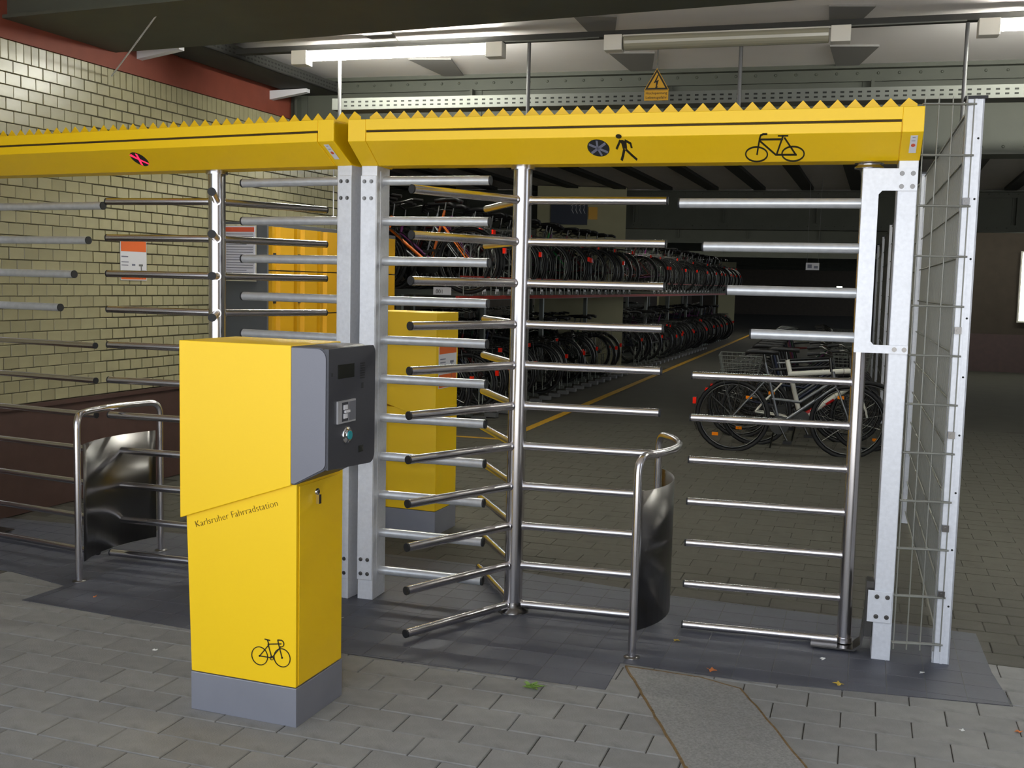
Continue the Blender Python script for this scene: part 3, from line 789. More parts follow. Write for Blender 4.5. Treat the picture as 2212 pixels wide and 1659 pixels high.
# ================================================================== TICKET TERMINALS
def terminal(label, loc, ang, mirror=1, group=None, poster=False):
    t = thing('access_terminal', label, 'terminal', loc, rad(ang))
    D = .324
    X = lambda x: x*mirror if mirror == 1 else (-.432 - x)
    def bx(x0, y0, z0, x1, y1, z1, nm, m, par=t, bev=.002):
        xa, xb = sorted((X(x0), X(x1))); mb = MB(); mb.box((xa, y0, z0), (xb, y1, z1)); return mb.build(nm, m, par, bevel=bev)
    bx(-.432, 0, 0, 0, D, .139, 'plinth', plinth_m)
    f = lambda a, b, h: (X(a), h, b)
    # lower body with slanted top
    mb = MB(); mb.prism([(-.431,.142),(-.003,.142),(-.003,.860),(-.450,.712)], f, .002, D-.002)
    body = mb.build('lower_body', yellow, t, bevel=.002)
    mb = MB(); mb.prism([(-.468,.697),(-.020,.850),(-.020,1.325),(-.468,1.325)], f, -.010, D+.006)
    mb.build('upper_body', yellow, t, bevel=.0025)
    # service door on the panel side
    mb = MB(); xa, xb = sorted((X(-.002), X(.001))); mb.box((xa, .016, .148), (xb, D-.012, .845)); dr = mb.build('service_door', yellow, t, bevel=.001)
    T = lambda v: (X(v[2]), .130+v[0], .807+v[1])
    mb = MB(); mb.lathe([(.013,-.001),(.013,.006),(.007,.009)], 16, T=T); lk = mb.build('lock', chrome, dr)
    mb = MB(); mb.box((min(X(.009),X(.02)), .112, .768), (max(X(.009),X(.02)), .128, .800)); mb.build('key', chrome, dr)
    # grey head: rounded outer corners seen in the side profile, slanted underside
    def rnd(cx, cz, r, a0, a1, n=7): return [(cx+r*math.cos(rad(a0+(a1-a0)*i/n)), cz+r*math.sin(rad(a0+(a1-a0)*i/n))) for i in range(n+1)]
    prof = [(-.018,1.322)] + rnd(.118-.035, 1.322-.035, .035, 90, 0) + rnd(.118-.03, .905+.028, .03, 0, -72) + [(-.004,.853),(-.018,.853)]
    mb = MB(); mb.prism(prof, f, -.007, D-.034); hd = mb.build('head', dark_h, t, bevel=.0015)
    pin = [(-.018,1.318)] + rnd(.113-.034, 1.318-.034, .034, 90, 0) + rnd(.113-.03, .910+.028, .03, 0, -72) + [(-.004,.858),(-.018,.858)]
    mb = MB(); mb.prism(pin, f, -.0105, -.007); mb.build('side_plate', grey_h, hd, bevel=.0006)
    # dark fascia with rounded corners, on the outer face
    R = .035; y0, y1, z0, z1 = -.010, D+.004, .895, 1.323
    g = lambda a, b, h: (X(h), a, b)
    pr = [(y0,z0+.012)] + [(y1-R*(1-math.cos(rad(q))), z0+.012+R-R*math.sin(rad(q))) for q in (90,60,30,0)]
    pts = [(y0+R*.2, z1-.0)] 
    prof2 = []
    for cx, cz, a0 in ((y1-R, z1-R, 0), (y0+R*.1, z1-R*.1-.004, 90)):
        rr = R if a0 == 0 else R*.1
        prof2 += [(cx+rr*math.cos(rad(a0+i*15)), cz+rr*math.sin(rad(a0+i*15))) for i in range(7)]
    for cx, cz, a0, rr in ((y0+R*.1, z0+R*.1+.018, 180, R*.1), (y1-R, z0+R, 270, R)):
        prof2 += [(cx+rr*math.cos(rad(a0+i*15)), cz+rr*math.sin(rad(a0+i*15))) for i in range(7)]
    mb = MB(); mb.prism([(a_ if a_ > .02 else max(a_, y0+.004), min(b_, 1.318)) for a_, b_ in prof2], g, .104, .1215); fa = mb.build('fascia', dark_h, t, bevel=.001)
    def pl(yy0, zz0, yy1, zz1, nm, m, h0=.1215, h1=.1235, par=fa):
        mb = MB(); mb.prism([(yy0,zz0),(yy1,zz0),(yy1,zz1),(yy0,zz1)], g, h0, h1); return mb.build(nm, m, par)
    pl(.055,1.215,.168,1.262,'display',screen_m)
    for k in range(7): pl(.214+0*k, 1.205+k*.0085, .245, 1.209+k*.0085, 'speaker_slot', rubber)
    pl(.012,1.226,.019,1.238,'camera_eye',rubber); pl(.222,1.170,.236,1.190,'sensor',rubber)
    pl(.205,.945,.238,.968,'small_plate',screen_m)
    rd_ = pl(.048,1.062,.172,1.139,'card_reader',satin_pl,.1215,.128)
    pl(.122,1.068,.170,1.133,'reader_pad',grey_h,.128,.1295); pl(.074,1.068,.118,1.133,'slot_recess',dark_h,.128,.1285); pl(.084,1.108,.110,1.124,'card_slot_lip',white_p,.1285,.131); pl(.084,1.078,.110,1.094,'card_slot_lip',white_p,.1285,.131); pl(.090,1.097,.124,1.105,'card_slot_bar',white_p,.1285,.133)
    T2 = lambda v: (X(.1215+v[2]), .118+v[0], 1.018+v[1])
    mb = MB(); mb.lathe([(.030,0),(.030,.004),(.026,.009),(.020,.009),(.020,.014)], 24, T=T2); bt = mb.build('push_button', chrome, fa)
    T3 = lambda v: (X(.1355+v[2]), .118+v[0], 1.018+v[1])
    mb = MB(); mb.lathe([(.015,0),(.015,.002)], 20, T=T3)
    o = mb.build('button_cap', blue_led, fa); o['label'] = 'teal button cap'
    if not poster:
        me = text_mesh('Karlsruher Fahrradstation', .0385, brown_p)
        w = max(v.co.x for v in me.vertices); k = .352/w
        place('lettering', me, body, (-.410, .001, .665), (rad(90), -rad(17.9), 0), (k, k*1.0, 1))
        mb = MB(); h = lambda a, b, q: (a, q, b)
        for cx, cz in ((-.147,.236),(-.057,.242)): ring2(mb, cx, cz, .0335, .0335, .0027, h, -.0005, .0025)
        cx, cz = -.147, .236
        for q in ([(-.147,.236),(-.110,.281),(-.115,.296)], [(-.113,.283),(-.061,.291)], [(-.113,.283),(-.098,.236)], [(-.147,.236),(-.098,.236),(-.062,.281)],
                  [(-.057,.242),(-.072,.292),(-.074,.303),(-.060,.304)], [(-.126,.299),(-.106,.297)]):
            stroke(mb, q, .0032, h, -.0005, .0025)
        stroke(mb, [(-.062+.012*math.cos(rad(q)), .292+.012*math.sin(rad(q))) for q in range(100, -110, -20)], .0028, h, -.0005, .0025)
        ring2(mb, -.098, .235, .0075, .0075, .002, h, -.0005, .0025)
        for cx, cz in ((-.147,.236),(-.057,.242)): disc2(mb, cx, cz, .0035, .0035, h, -.0005, .0025, 10)
        o = mb.build('bicycle_emblem', black_p, body); o['label'] = 'small black racing-bicycle outline'
    return t
terminal('yellow and grey access terminal lettered Karlsruher Fahrradstation, in front of the gates', (-.719, 3.553, 0), -19.8)
# terminal inside, back to us, with an orange poster on its right flank
t2 = thing('access_terminal', 'yellow access terminal behind the turnstile arms with an orange poster on its side', 'terminal', (-.451, 6.379, 0), rad(-20))
mb = MB(); mb.box((-.43,0,0),(0,.32,.150)); mb.build('plinth', plinth_m, t2, bevel=.002)
mb = MB(); mb.box((-.428,.002,.153),(-.002,.318,.78)); mb.build('lower_body', yellow, t2, bevel=.002)
mb = MB(); f = lambda a, b, h: (a, h, b); mb.prism([(-.45,.83),(-.006,.70),(-.006,1.361),(-.45,1.361)], f, -.006, .324); mb.build('upper_body', yellow, t2, bevel=.002)
mb = MB(); mb.prism([(-.57,1.04),(-.57,1.33),(-.54,1.358),(-.45,1.358),(-.45,.92)], f, -.004, .322); mb.build('head', grey_h, t2, bevel=.002)
mb = MB(); mb.box((-.006,.03,.90),(-.0035,.30,1.20)); ps = mb.build('poster', white_p, t2)
mb = MB(); mb.box((-.0035,.035,1.11),(-.0028,.295,1.195)); mb.build('poster_band', orange_p, ps)
mb = MB(); mb.box((-.0035,.035,.905),(-.0028,.295,.985)); mb.build('poster_band', orange_p, ps)
mb = MB()
for z in (1.075,1.055,1.04): mb.box((-.0035,.05,z),(-.0028,.13,z+.007))
mb.box((-.0035,.20,1.05),(-.0028,.255,1.065)); mb.box((-.0035,.222,.96),(-.0028,.232,1.05)); mb.build('poster_print', grey_txt, ps)

# ================================================================== LEFT WALL: poster, tray, lockers
ps = thing('poster', 'square orange and white poster with small grey print on the glazed brick wall', 'poster', wp(.835, 1.65, .004), WALL_A*PI/180)
def pbox(x0, x1, z0, z1, nm, m, d0, d1):
    mb = MB(); mb.box((x0, -d1, z0), (x1, -d0, z1)); return mb.build(nm, m, ps)
pbox(-.14,.14,-.145,.145,'sheet',white_p,0,.004)
pbox(-.134,.134,.062,.138,'orange_band',orange_p,.004,.005); pbox(-.134,.134,-.138,-.10,'orange_band',orange_p,.004,.005)
mb = MB()
for x0, x1, z, h in ((-.13,-.06,.020,.009),(-.13,-.055,-.017,.006),(-.13,-.06,-.040,.006),(-.02,.015,-.040,.014),(-.13,.06,-.078,.004),(.07,.13,-.078,.006)): mb.box((x0,-.005,z),(x1,-.004,z+h))
mb.build('print', grey_txt, ps)
mb = MB(); mb.box((.055,-.005,-.042),(.098,-.004,-.028)); mb.prism([(.074,-.03),(.082,-.03),(.088,-.08),(.10,-.135),(.094,-.135),(.082,-.09),(.066,-.135),(.060,-.135),(.076,-.08)], lambda a, b, h: (a, h, b), -.005, -.004)
mb.build('bicycle_picture', rod_m, ps)

# cable tray along the wall, with two pale cantilever brackets
tr = thing('cable_tray', 'dark perforated cable tray running along the wall under the ceiling', 'cable tray', wp(.62, 3.17, .0), rad(WALL_A))
mb = MB(); mb.box((0,-.50,.0),(2.9,-.10,.012)); mb.box((0,-.50,.0),(2.9,-.492,.09)); mb.box((0,-.108,.0),(2.9,-.10,.09)); mb.build('tray_body', rib_m, tr)
for x in (.27, 1.98):
    mb = MB(); mb.prism([(-.37,-.005),(-.37,-.035),(0,-.085),(0,-.01)], lambda a, b, h: (h, a, b), x, x+.06); o = mb.build('bracket', white_p, tr); o['label'] = 'pale cantilever bracket'
mb = MB()
for i in range(60):
    for r_ in (0, 1): mb.box((.02+i*.047,-.5015,.025+r_*.03),(.045+i*.047,-.5005,.037+r_*.03))
stuff(mb.build('perforations', hole_m, tr))
# loose wire across the upper left
CA = tuple([-1.416, 5.36, 3.3]); CB = (-2.82, 7.53, 2.911)
mb = MB()
mb.tube([Vector(CA), Vector(CB)], .005, 6)
tag(mb.build('loose_cable', galv), 'thin grey cable hanging down from the ceiling to the brick wall, upper left', 'cable')

# lockers
LC = Vector((-1.945, 8.46, 0)); LANG = 70.0
lk = thing('locker_cabinet', 'tall dark grey locker cabinet with rows of yellow doors against the wall', 'locker', LC, rad(LANG))
# local x along doors (away), local y to the left (towards the wall)
mb = MB(); mb.box((0,0.012,0.0),(2.26,.505,1.985)); mb.build('carcass', locker_gr, lk, bevel=.004)
dw, dh = .370, .351
dm = MB()
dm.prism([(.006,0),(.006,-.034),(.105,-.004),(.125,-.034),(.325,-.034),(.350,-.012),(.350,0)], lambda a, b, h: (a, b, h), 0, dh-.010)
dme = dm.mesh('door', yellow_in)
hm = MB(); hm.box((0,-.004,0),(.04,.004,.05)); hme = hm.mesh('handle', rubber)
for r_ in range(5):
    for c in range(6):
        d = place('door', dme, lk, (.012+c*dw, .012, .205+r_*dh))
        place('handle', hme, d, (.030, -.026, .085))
# framed notice on the end panel
nf = thing('notice_frame', 'framed white notice with a red heading on the dark end of the lockers', 'notice', LC + vdir(160)*.225 - vdir(70)*.004 + Vector((0,0,1.74)) + vdir(160)*.03, rad(-20))
mb = MB(); mb.box((-.155,-.012,-.225),(.155,0,.225)); mb.build('frame', chrome, nf)
mb = MB(); mb.box((-.14,-.016,-.21),(.14,-.012,.21)); sh = mb.build('sheet', paper, nf)
mb = MB(); mb.box((-.14,-.0175,.165),(.135,-.016,.20)); mb.build('heading', red_p, sh)
mb = MB()
for i in range(17): mb.box((-.125,-.0172,.145-i*.0205),(.125 - (.06 if i % 5 == 4 else 0),-.016,.151-i*.0205))
mb.build('print', grey_txt, sh)
mb = MB(); mb.tube([(-1.63,9.60,2.06),(-1.63,9.60,2.61)], .005, 6)
tag(mb.build('hanging_wire', white_p), 'thin white wire hanging from the green girder above the lockers', 'wire')

# ================================================================== CEILING FITTINGS
def lamp(label, a, b, lit, zb=3.09, tm=None, bare=False):
    a = Vector((a[0], a[1], 0)); b = Vector((b[0], b[1], 0)); d = b - a; L = d.length
    t = thing('fluorescent_lamp', label, 'lamp', (a.x, a.y, zb), math.atan2(d.y, d.x))
    mb = MB(); mb.box((0,-.045,.0),(.12,.055,.10)); mb.build('end_box', lamp_body, t, bevel=.004)
    mb = MB(); mb.box((L-.12,-.045,.0),(L,.055,.10)); mb.build('end_box', lamp_body, t, bevel=.004)
    mb = MB(); mb.box((.12,-.018,.088),(L-.12,.018,.102)); mb.build('housing', lamp_body, t, bevel=.004)
    mb = MB()
    lr = .037 if lit else .055
    prof = [(lr*math.cos(rad(q)), .063-(lr-.037)*.5+lr*.95*math.sin(rad(q))) for q in (range(0, 360, 30) if bare else range(140, 401, 20))]
    mb.prism(prof, lambda p, q, h: (h, p, q), .10 + .03, L-.13)
    mb.build('lens', (tm or tube_on) if lit else lamp_lens, t, bevel=.006)
    return t
lamp('lit white fluorescent tube lamp left of the centre under the ceiling', (-1.645,7.95), (-.11,7.49), True)
lamp('unlit fluorescent lamp with a clear lens, between the two lit ones', (.562,7.23), (2.055,6.80), False)
lamp('lit fluorescent lamp cut off by the right edge', (2.75,6.58), (4.3,6.13), True)
mb = MB(); q = gline((-1.645,7.98), -17.2); mb.prism([(-1.0,-.02),(7,-.02),(7,.05),(-1.0,.05)], q, 3.195, 3.235)
rl = tag(mb.build('mounting_rail', rib_m), 'dark rail under the ceiling carrying the fluorescent lamps', 'rail')
mb = MB()
mb.prism([(1.7,-.03),(2.2,-.03),(2.2,-.02),(1.7,-.02)], q, 3.185, 3.195)
mb.prism([(1.62,-.03),(2.28,-.03),(2.28,-.02),(1.62,-.02)], q, 3.188, 3.196)
mb.prism([(3.88,-.03),(4.55,-.03),(4.55,-.02),(3.88,-.02)], q, 3.188, 3.196)
mb.build('rail_lip', tray_m, rl)
for k in range(15):  # unseen lamps added behind the girders to brighten the hall
    p_ = (Vector((-1.3, 11.4, 0)), Vector((-1.0, 22.2, 0)), Vector((2.0, 35.0, 0)))[k // 5] + vdir(-14.5)*(2.6*(k % 5)); q_ = p_ + vdir(-14.5)*1.55
    lamp('added unseen tube lamp behind a green girder, brightening the bicycle hall', (p_.x,p_.y), (q_.x,q_.y), True, zb=2.86, tm=added_hall_tube, bare=True)['group'] = 'added unseen lamps of the bicycle hall'
# hanging tray of perforated steel with its rods
ht = thing('cable_tray', 'pale perforated cable tray hanging on rods in front of the green girder', 'cable tray', (0,0,0))
Q = gline((-1.353, 8.42), -14.2)
mb = MB(); mb.prism([(-.1,0),(6.5,0),(6.5,.012),(-.1,.012)], Q, 2.862, 2.945); mb.prism([(-.1,0),(6.5,0),(6.5,.2),(-.1,.2)], Q, 2.858, 2.864)
mb.build('tray_body', tray_m, ht)
mb = MB()
for i in range(110):
    for r_ in (0, 1): mb.prism([(i*.0585,-.0012),(i*.0585+.026,-.0012),(i*.0585+.026,-.0004),(i*.0585,-.0004)], Q, 2.880+r_*.030, 2.892+r_*.030)
stuff(mb.build('perforations', hole_m, ht))
def rail_at(u):      # point of the lamp rail seen along the ray x = u*y
    d_ = vdir(-17.2); t_ = (-1.645 - u*8.03)/(u*d_.y - d_.x); return (-1.645 + d_.x*t_, 8.03 + d_.y*t_)
for u, z0 in ((-.1648, 2.45), (.0085, 2.45), (.2025, 2.45), (.4085, 2.60)):
    x, y = rail_at(u); mb = MB(); mb.tube([(x,y,z0),(x,y,3.20)], .013, 8)
    mb.build('hanger_rod', rod_m, ht)
# high-voltage warning sign
ws = thing('warning_sign', 'yellow high-voltage triangle with a text plate below it, above the right-hand beam', 'sign', (.948, 7.50, 2.90), rad(-15)); ws.scale = (.94, .94, .94)
f = lambda a, b, h: (a, h, b)
def tri(r, c=(0, .049)): return [(c[0]-r*.866, c[1]-r*.5), (c[0]+r*.866, c[1]-r*.5), (c[0], c[1]+r)]
mb = MB(); mb.prism(tri(.106), f, -.004, 0); mb.build('edge', yellow_in, ws)
mb = MB(); mb.prism(tri(.098), f, -.005, -.004); mb.build('black_border', black_p, ws)
mb = MB(); mb.prism(tri(.074), f, -.006, -.005); mb.build('yellow_field', yellow_in, ws)
mb = MB(); mb.prism([(.006,.105),(-.022,.045),(-.004,.052),(-.006,.018),(-.012,.020),(0,-.002),(.010,.024),(.003,.022),(.016,.070),(-.002,.062),(.014,.105)], f, -.007, -.006); mb.build('lightning_bolt', black_p, ws)
mb = MB(); mb.box((-.088,-.004,-.078),(.088,0,-.006)); pp = mb.build('text_plate', yellow_in, ws)
for s, z in (('Hochspannung', -.033), ('Lebensgefahr', -.065)):
    me = text_mesh(s, .026, black_p); w = max(v.co.x for v in me.vertices); k = .158/w
    place('lettering', me, pp, (-.079, -.0045, z), (rad(90), 0, 0), (k, 1, 1))
mb = MB(); mb.tube([(0,.004,.10),(0,.004,.315)], .004, 6); mb.build('hanger', rod_m, ws)
mb = MB(); mb.box((-.01,0,-.06),(.01,.003,.12)); mb.build('backing_strip', rod_m, ws)

# small hanging exit board and far sign light
sg = thing('hanging_sign', 'small white sign board hanging on two wires deep in the hall', 'sign', (4.61,16.6,1.915), rad(-16))
mb = MB(); mb.box((-.10,0,-.055),(.10,.02,.055)); bd = mb.build('board', white_p, sg)
mb = MB(); mb.box((-.075,-.001,-.025),(-.01,0,.03)); mb.box((.02,-.001,-.03),(.08,0,.01)); mb.build('print', grey_txt, bd)
for x in (-.085, .085):
    mb = MB(); mb.tube([(x,.01,.05),(x,.01,1.38)], .003, 5); mb.build('wire', rod_m, sg)
mb = MB(); mb.box((9.35,31.0,1.58),(9.50,31.05,1.68)); tag(mb.build('exit_light', lightbox_m), 'tiny bright sign light far back in the hall', 'light')
lb = thing('light_box', 'bright upright light box on the dark wall at the right edge', 'light', ewp(1.88, 1.0, .12), rad(-16))
mb = MB(); mb.box((0,0,0),(.62,.06,1.42)); mb.build('case', lamp_body, lb)
mb = MB(); mb.box((.03,-.004,.03),(.59,0,1.39)); mb.build('panel', lightbox_m, lb)
for nm_, m_, a, b in (('banner', banner_m, (.62,19.30,2.62), (1.28,19.34,3.1)),):
    mb = MB(); mb.box(a, b); bn = tag(mb.build(nm_, m_), 'dark blue banner with scribbled white marks on the pale pier', 'banner')
mb = MB(); random.seed(3)
for i in range(4):
    x = .98 + .07*i; mb.tube([(x,19.297,2.95),(x+.04,19.297,2.98),(x+.02,19.297,2.88),(x+.05,19.297,2.82)], .006, 5)
mb.build('white_marks', white_p, bn)
mb = MB(); mb.box((1.30,19.30,2.72),(1.46,19.34,2.94)); tag(mb.build('yellow_plate', yellow_in), 'small yellow plate beside the dark banner on the pier', 'sign')

# ================================================================== MESH FENCE ON THE RIGHT
FP = [Vector((1.825,4.345,0))]; fd = vdir(72.6)
fence = thing('mesh_fence', 'galvanised wire mesh fence running away from the bicycle gate along the right side', 'fence', FP[0], rad(72.6))
HT = 2.325
def fpost(x, w=.062, det=True):
    # local x along the fence (away), local y to the left; front flange faces the camera (-x)
    mb = MB(); mb.box((x-.003,-.034,0),(x+.003,.034,HT)); mb.box((x-.003,-.034,0),(x+.055,-.028,HT)); mb.box((x-.003,.026,0),(x+.055,.032,HT)); mb.box((x-.008,-.006,.0),(x-.002,.003,HT))
    p = mb.build('post', galv, fence)
    mb = MB(); mb.box((x-.01,-.045,HT),(x+.06,.04,HT+.012)); mb.build('post_cap', rubber, p)
    if det:
        for i in range(9):
            mb = MB(); mb.prism([(-.018+.0045*math.cos(t*PI/5), .25+i*.24+.0045*math.sin(t*PI/5)) for t in range(10)], lambda a, b, h: (h, a, b), x-.0042, x-.003); mb.build('bolt_hole', hole_m, p)
        for z in (1.92, 1.40, .97, .58, .30):
            mb = MB(); mb.box((x-.018,.0,z-.014),(x-.003,.026,z+.014)); mb.lathe([(.007,0),(.007,.006)], 8, T=lambda v: (x-.018-v[2], .013+v[0], z+v[1])); mb.build('clamp', steel_d, p)
    return p
for k in range(6): fpost(2.85*k, det=(k < 1))
# long panels: double horizontal rods and vertical rods
NB = 12
for b in range(5):
    x0 = 2.85*b + .03; x1 = 2.85*(b+1) - .03
    for j in range(NB):
        z = .085 + j*.2017
        mb = MB()
        for yy in (-.010, .010): mb.tube([(x0,yy,z),(x1,yy,z)], .004, 6)
        mb.build('horizontal_rod', fence_wire, fence)
    if b == 0:
        vm = MB(); vm.tube([(0,0,.055),(0,0,HT+.01)], .003, 5); vme = vm.mesh('vertical_rod', fence_wire)
        x = x0 + .03
        while x < x1: place('vertical_rod', vme, fence, (x, 0, 0)); x += .05
    else:
        mb = MB(); x = x0 + .03
        while x < x1: mb.tube([(x,0,.055),(x,0,HT+.01)], .003, 4, caps=False); x += .05
        stuff(mb.build('vertical_rods', fence_wire, fence))
# short closing panel between gate post and fence post
sp = thing('short_mesh_fence', 'narrow wire mesh fence between the bicycle gate post and the fence post', 'fence', (1.622,4.362,0), rad(-6.5))
for j in range(NB):
    z = .085 + j*.2017
    mb = MB()
    for yy in (-.007, .007): mb.tube([(0,yy,z),(.205,yy,z)], .004, 8)
    mb.build('horizontal_rod', fence_wire, sp)
for x in (.008, .062, .116, .170, .198):
    mb = MB(); mb.tube([(x,0,.055),(x,0,HT+.01)], .0028, 6); mb.build('vertical_rod', fence_wire, sp)

# ================================================================== BICYCLES
def wheel_meshes():
    R = .335
    t = MB(); t.tube([(R*math.cos(2*PI*i/28), 0, R*math.sin(2*PI*i/28)) for i in range(28)], .019, 6, closed=True)
    t.tube([(.308*math.cos(2*PI*i/28), 0, .308*math.sin(2*PI*i/28)) for i in range(28)], .009, 4, 1, closed=True)
    tyre = t.mesh('tyre', [tyre_m, spoke_m])
    s = MB()
    for i in range(14):
        a = 2*PI*i/14; s.tube([(.02*math.cos(a+.6), .02*(-1)**i, .02*math.sin(a+.6)), (.305*math.cos(a), 0, .305*math.sin(a))], .0018, 3, caps=False, smooth=False)
    s.tube([(0,-.045,0),(0,.045,0)], .014, 8)
    return tyre, s.mesh('spokes', spoke_m)
TYRE, SPOKES = wheel_meshes()
def frame_mesh(m, kind):
    f = MB(); RW = (0,0,.335); BB = (.44,0,.28); HT_ = (.90,0,.80); HB = (.93,0,.66); ST = (.30,0,.72); FW = (1.06,0,.335)
    r = .016 if kind != 'thick' else .026
    f.tube([BB, (.285,0,.86)], r*.9, 8); f.tube([HB, HT_], r*1.1, 8); f.tube([BB, HB], r*1.15, 8)
    if kind == 'step': f.tube([(.36,0,.52), (.62,0,.50), (.92,0,.72)], r*.9, 8)
    else: f.tube([ST, (.905,0,.78)], r, 8)
    for y in (-.05, .05):
        f.tube([RW[:1]+(y,)+RW[2:], (.43,y*.5,.28)], .009, 6); f.tube([(0,y,.335), (.31,y*.3,.71)], .008, 6)
        f.tube([HB, (.96,y,.62), (1.045,y,.40), FW[:1]+(y,)+FW[2:]], .010, 6)
    return f.mesh('frame', m)
def parts_common():
    out = {}
    f = MB(); f.tube([(.885,0,.80),(.87,0,.93)], .012, 8)
    f.tube([(.70,-.28,.99),(.80,-.27,1.0),(.88,-.16,.96),(.89,0,.94),(.88,.16,.96),(.80,.27,1.0),(.70,.28,.99)], .011, 8)
    for y in (-.275, .275): f.tube([(.66,y,.985),(.77,y,1.0)], .017, 8, 1)
    f.tube([(.90,.10,.95),(.99,.07,.93),(1.0,.03,.80),(.98,.02,.62)], .0028, 4, 1); out['handlebar'] = f.mesh('handlebar', [spoke_m, saddle_m])
    f = MB(); f.tube([(.285,0,.86),(.27,0,.95)], .012, 8, 0)
    pts = [(.10,.075,.965),(.14,.08,.985),(.25,.06,.985),(.34,.025,.98),(.40,.012,.975)]
    vs = [(x,y,z) for x,y,z in pts] + [(x,-y,z) for x,y,z in pts] + [(x,y*.7,z-.04) for x,y,z in pts] + [(x,-y*.7,z-.04) for x,y,z in pts]
    fs = []
    for i in range(4): fs += [(i,i+1,6+i,5+i),(10+i,15+i,16+i,11+i),(i,10+i,11+i,i+1),(5+i,6+i,16+i,15+i)]
    fs += [(0,5,15,10),(4,14,19,9)]
    f.add(vs, fs, 1, True); out['saddle'] = f.mesh('saddle', [spoke_m, saddle_m])
    f = MB()
    for y in (-.06, .06):
        f.tube([(.17,y,.72),(-.20,y,.72)], .005, 6); f.tube([(0,y*.9,.335),(-.10,y,.72)], .004, 5); f.tube([(0,y*.9,.335),(.06,y,.72)], .004, 5)
    for x in (.1,0,-.1,-.2): f.tube([(x,-.06,.72),(x,.06,.72)], .004, 5)
    f.tube([(-.19,0,.70),(-.20,0,.52),(-.02,.0,.36)], .004, 5); out['luggage_rack'] = f.mesh('luggage_rack', spoke_m)
    n = 14
    for key, cx, a0, a1 in (('mudguard', 0, 60, 205), ('front_mudguard', 1.06, 40, 165)):
        f = MB()
        P_ = [(cx+.365*math.cos(rad(a0+(a1-a0)*i/n)), .335+.365*math.sin(rad(a0+(a1-a0)*i/n))) for i in range(n+1)]
        vs = [(x,-.026,z) for x, z in P_] + [(x,.026,z) for x, z in P_] + [(x,-.018,z+.004) for x, z in P_] + [(x,.018,z+.004) for x, z in P_]
        k = n+1
        f.add(vs, [(i,i+1,2*k+i+1,2*k+i) for i in range(n)] + [(k+i,3*k+i,3*k+i+1,k+i+1) for i in range(n)] + [(2*k+i,2*k+i+1,3*k+i+1,3*k+i) for i in range(n)], 0, True)
        out[key] = f.mesh('mudguard', saddle_m)
    f = MB(); f.tube([(.44,-.06,.28),(.44,.06,.28)], .02, 8); f.lathe([(.09,0),(.09,.004)], 18, T=lambda v: (.44+v[0], -.045-v[2], .28+v[1]))
    f.tube([(.44,-.07,.28),(.52,-.07,.13)], .009, 6); f.tube([(.44,.07,.28),(.36,.07,.43)], .009, 6)
    f.box((.48,-.13,.115),(.56,-.07,.14), 1); f.box((.32,.07,.42),(.40,.13,.445), 1); out['crankset'] = f.mesh('crankset', [spoke_m, saddle_m])
    f = MB(); f.box((-.235,-.04,.655),(-.215,.04,.705)); out['rear_reflector'] = f.mesh('rear_reflector', refl_m)
    f = MB(); f.box((-.378,-.022,.44),(-.345,.022,.50)); out['tail_light'] = f.mesh('tail_light', refl_m)
    f = MB()
    for cx, a in ((0, .9), (0, 4.0), (1.06, 1.9), (1.06, 5.1)): f.box((cx+.24*math.cos(a)-.03,-.008,.335+.24*math.sin(a)-.015),(cx+.24*math.cos(a)+.03,.008,.335+.24*math.sin(a)+.015))
    out['spoke_reflector'] = f.mesh('spoke_reflector', refl_o)
    f = MB()
    for z, w, l in ((.97,.15,.20),(.90,.14,.19),(.83,.13,.18),(.76,.12,.16)):
        f.tube([(1.08-l,-w,z),(1.08+l,-w,z),(1.08+l,w,z),(1.08-l,w,z)], .003, 4, closed=True, smooth=False)
    for i in range(9):
        x = -.19+i*.0475
        for s in (-1, 1): f.tube([(1.08+x*.8,s*.12,.76),(1.08+x,s*.15,.97)], .002, 3, caps=False)
    for i in range(7):
        y = -.14+i*.0467
        for s in (-1, 1): f.tube([(1.08+s*.16,y*.8,.76),(1.08+s*.20,y,.97)], .002, 3, caps=False)
        f.tube([(.92,y*.8,.76),(1.24,y*.8,.76)], .002, 3, caps=False)
    out['basket'] = f.mesh('basket', rack_gal)
    f = MB(); f.tube([(.40,.05,.27),(.36,.13,.02)], .008, 6); out['kickstand'] = f.mesh('kickstand', spoke_m)
    return out
PC = parts_common()
fr_cols = {'black': mat('black_frame', (26,26,28), .35), 'dark_blue': mat('dark_blue_frame', (24,32,54), .35), 'silver': mat('silver_frame', (120,122,124), .3, .7),
           'dark_red': mat('dark_red_frame', (96,22,22), .35), 'dark_green': mat('dark_green_frame', (20,60,38), .35), 'orange': mat('orange_frame', (226,110,24), .35),
           'white': mat('white_frame', (214,212,200), .35), 'purple': mat('purple_frame', (92,34,84), .35), 'red': mat('red_frame', (190,26,26), .35), 'green': mat('green_frame', (30,130,60), .35)}
FRM = {}
def fmesh(c, k):
    if (c, k) not in FRM: FRM[(c, k)] = frame_mesh(fr_cols[c], k)
    return FRM[(c, k)]
def bike(label, group, loc, ang, col, kind='std', items=('luggage_rack','mudguard','rear_reflector','tail_light'), lean=0.0, pitch=0.0, full=True):
    t = thing('bicycle', label, 'bicycle', loc, 0, group); t.rotation_euler = (rad(lean), rad(pitch), rad(ang)); t.rotation_mode = 'XYZ'
    place('frame', fmesh(col, kind), t)
    for x in (0, 1.06):
        w = place('wheel', TYRE, t, (x,0,.335), (0, random.uniform(0,6), 0))
        if full: place('spokes', SPOKES, w)
    for k in ('handlebar','saddle','crankset') + tuple(items):
        place(k, PC[k], t)
        if k == 'mudguard': place(k, PC['front_mudguard'], t)
    return t
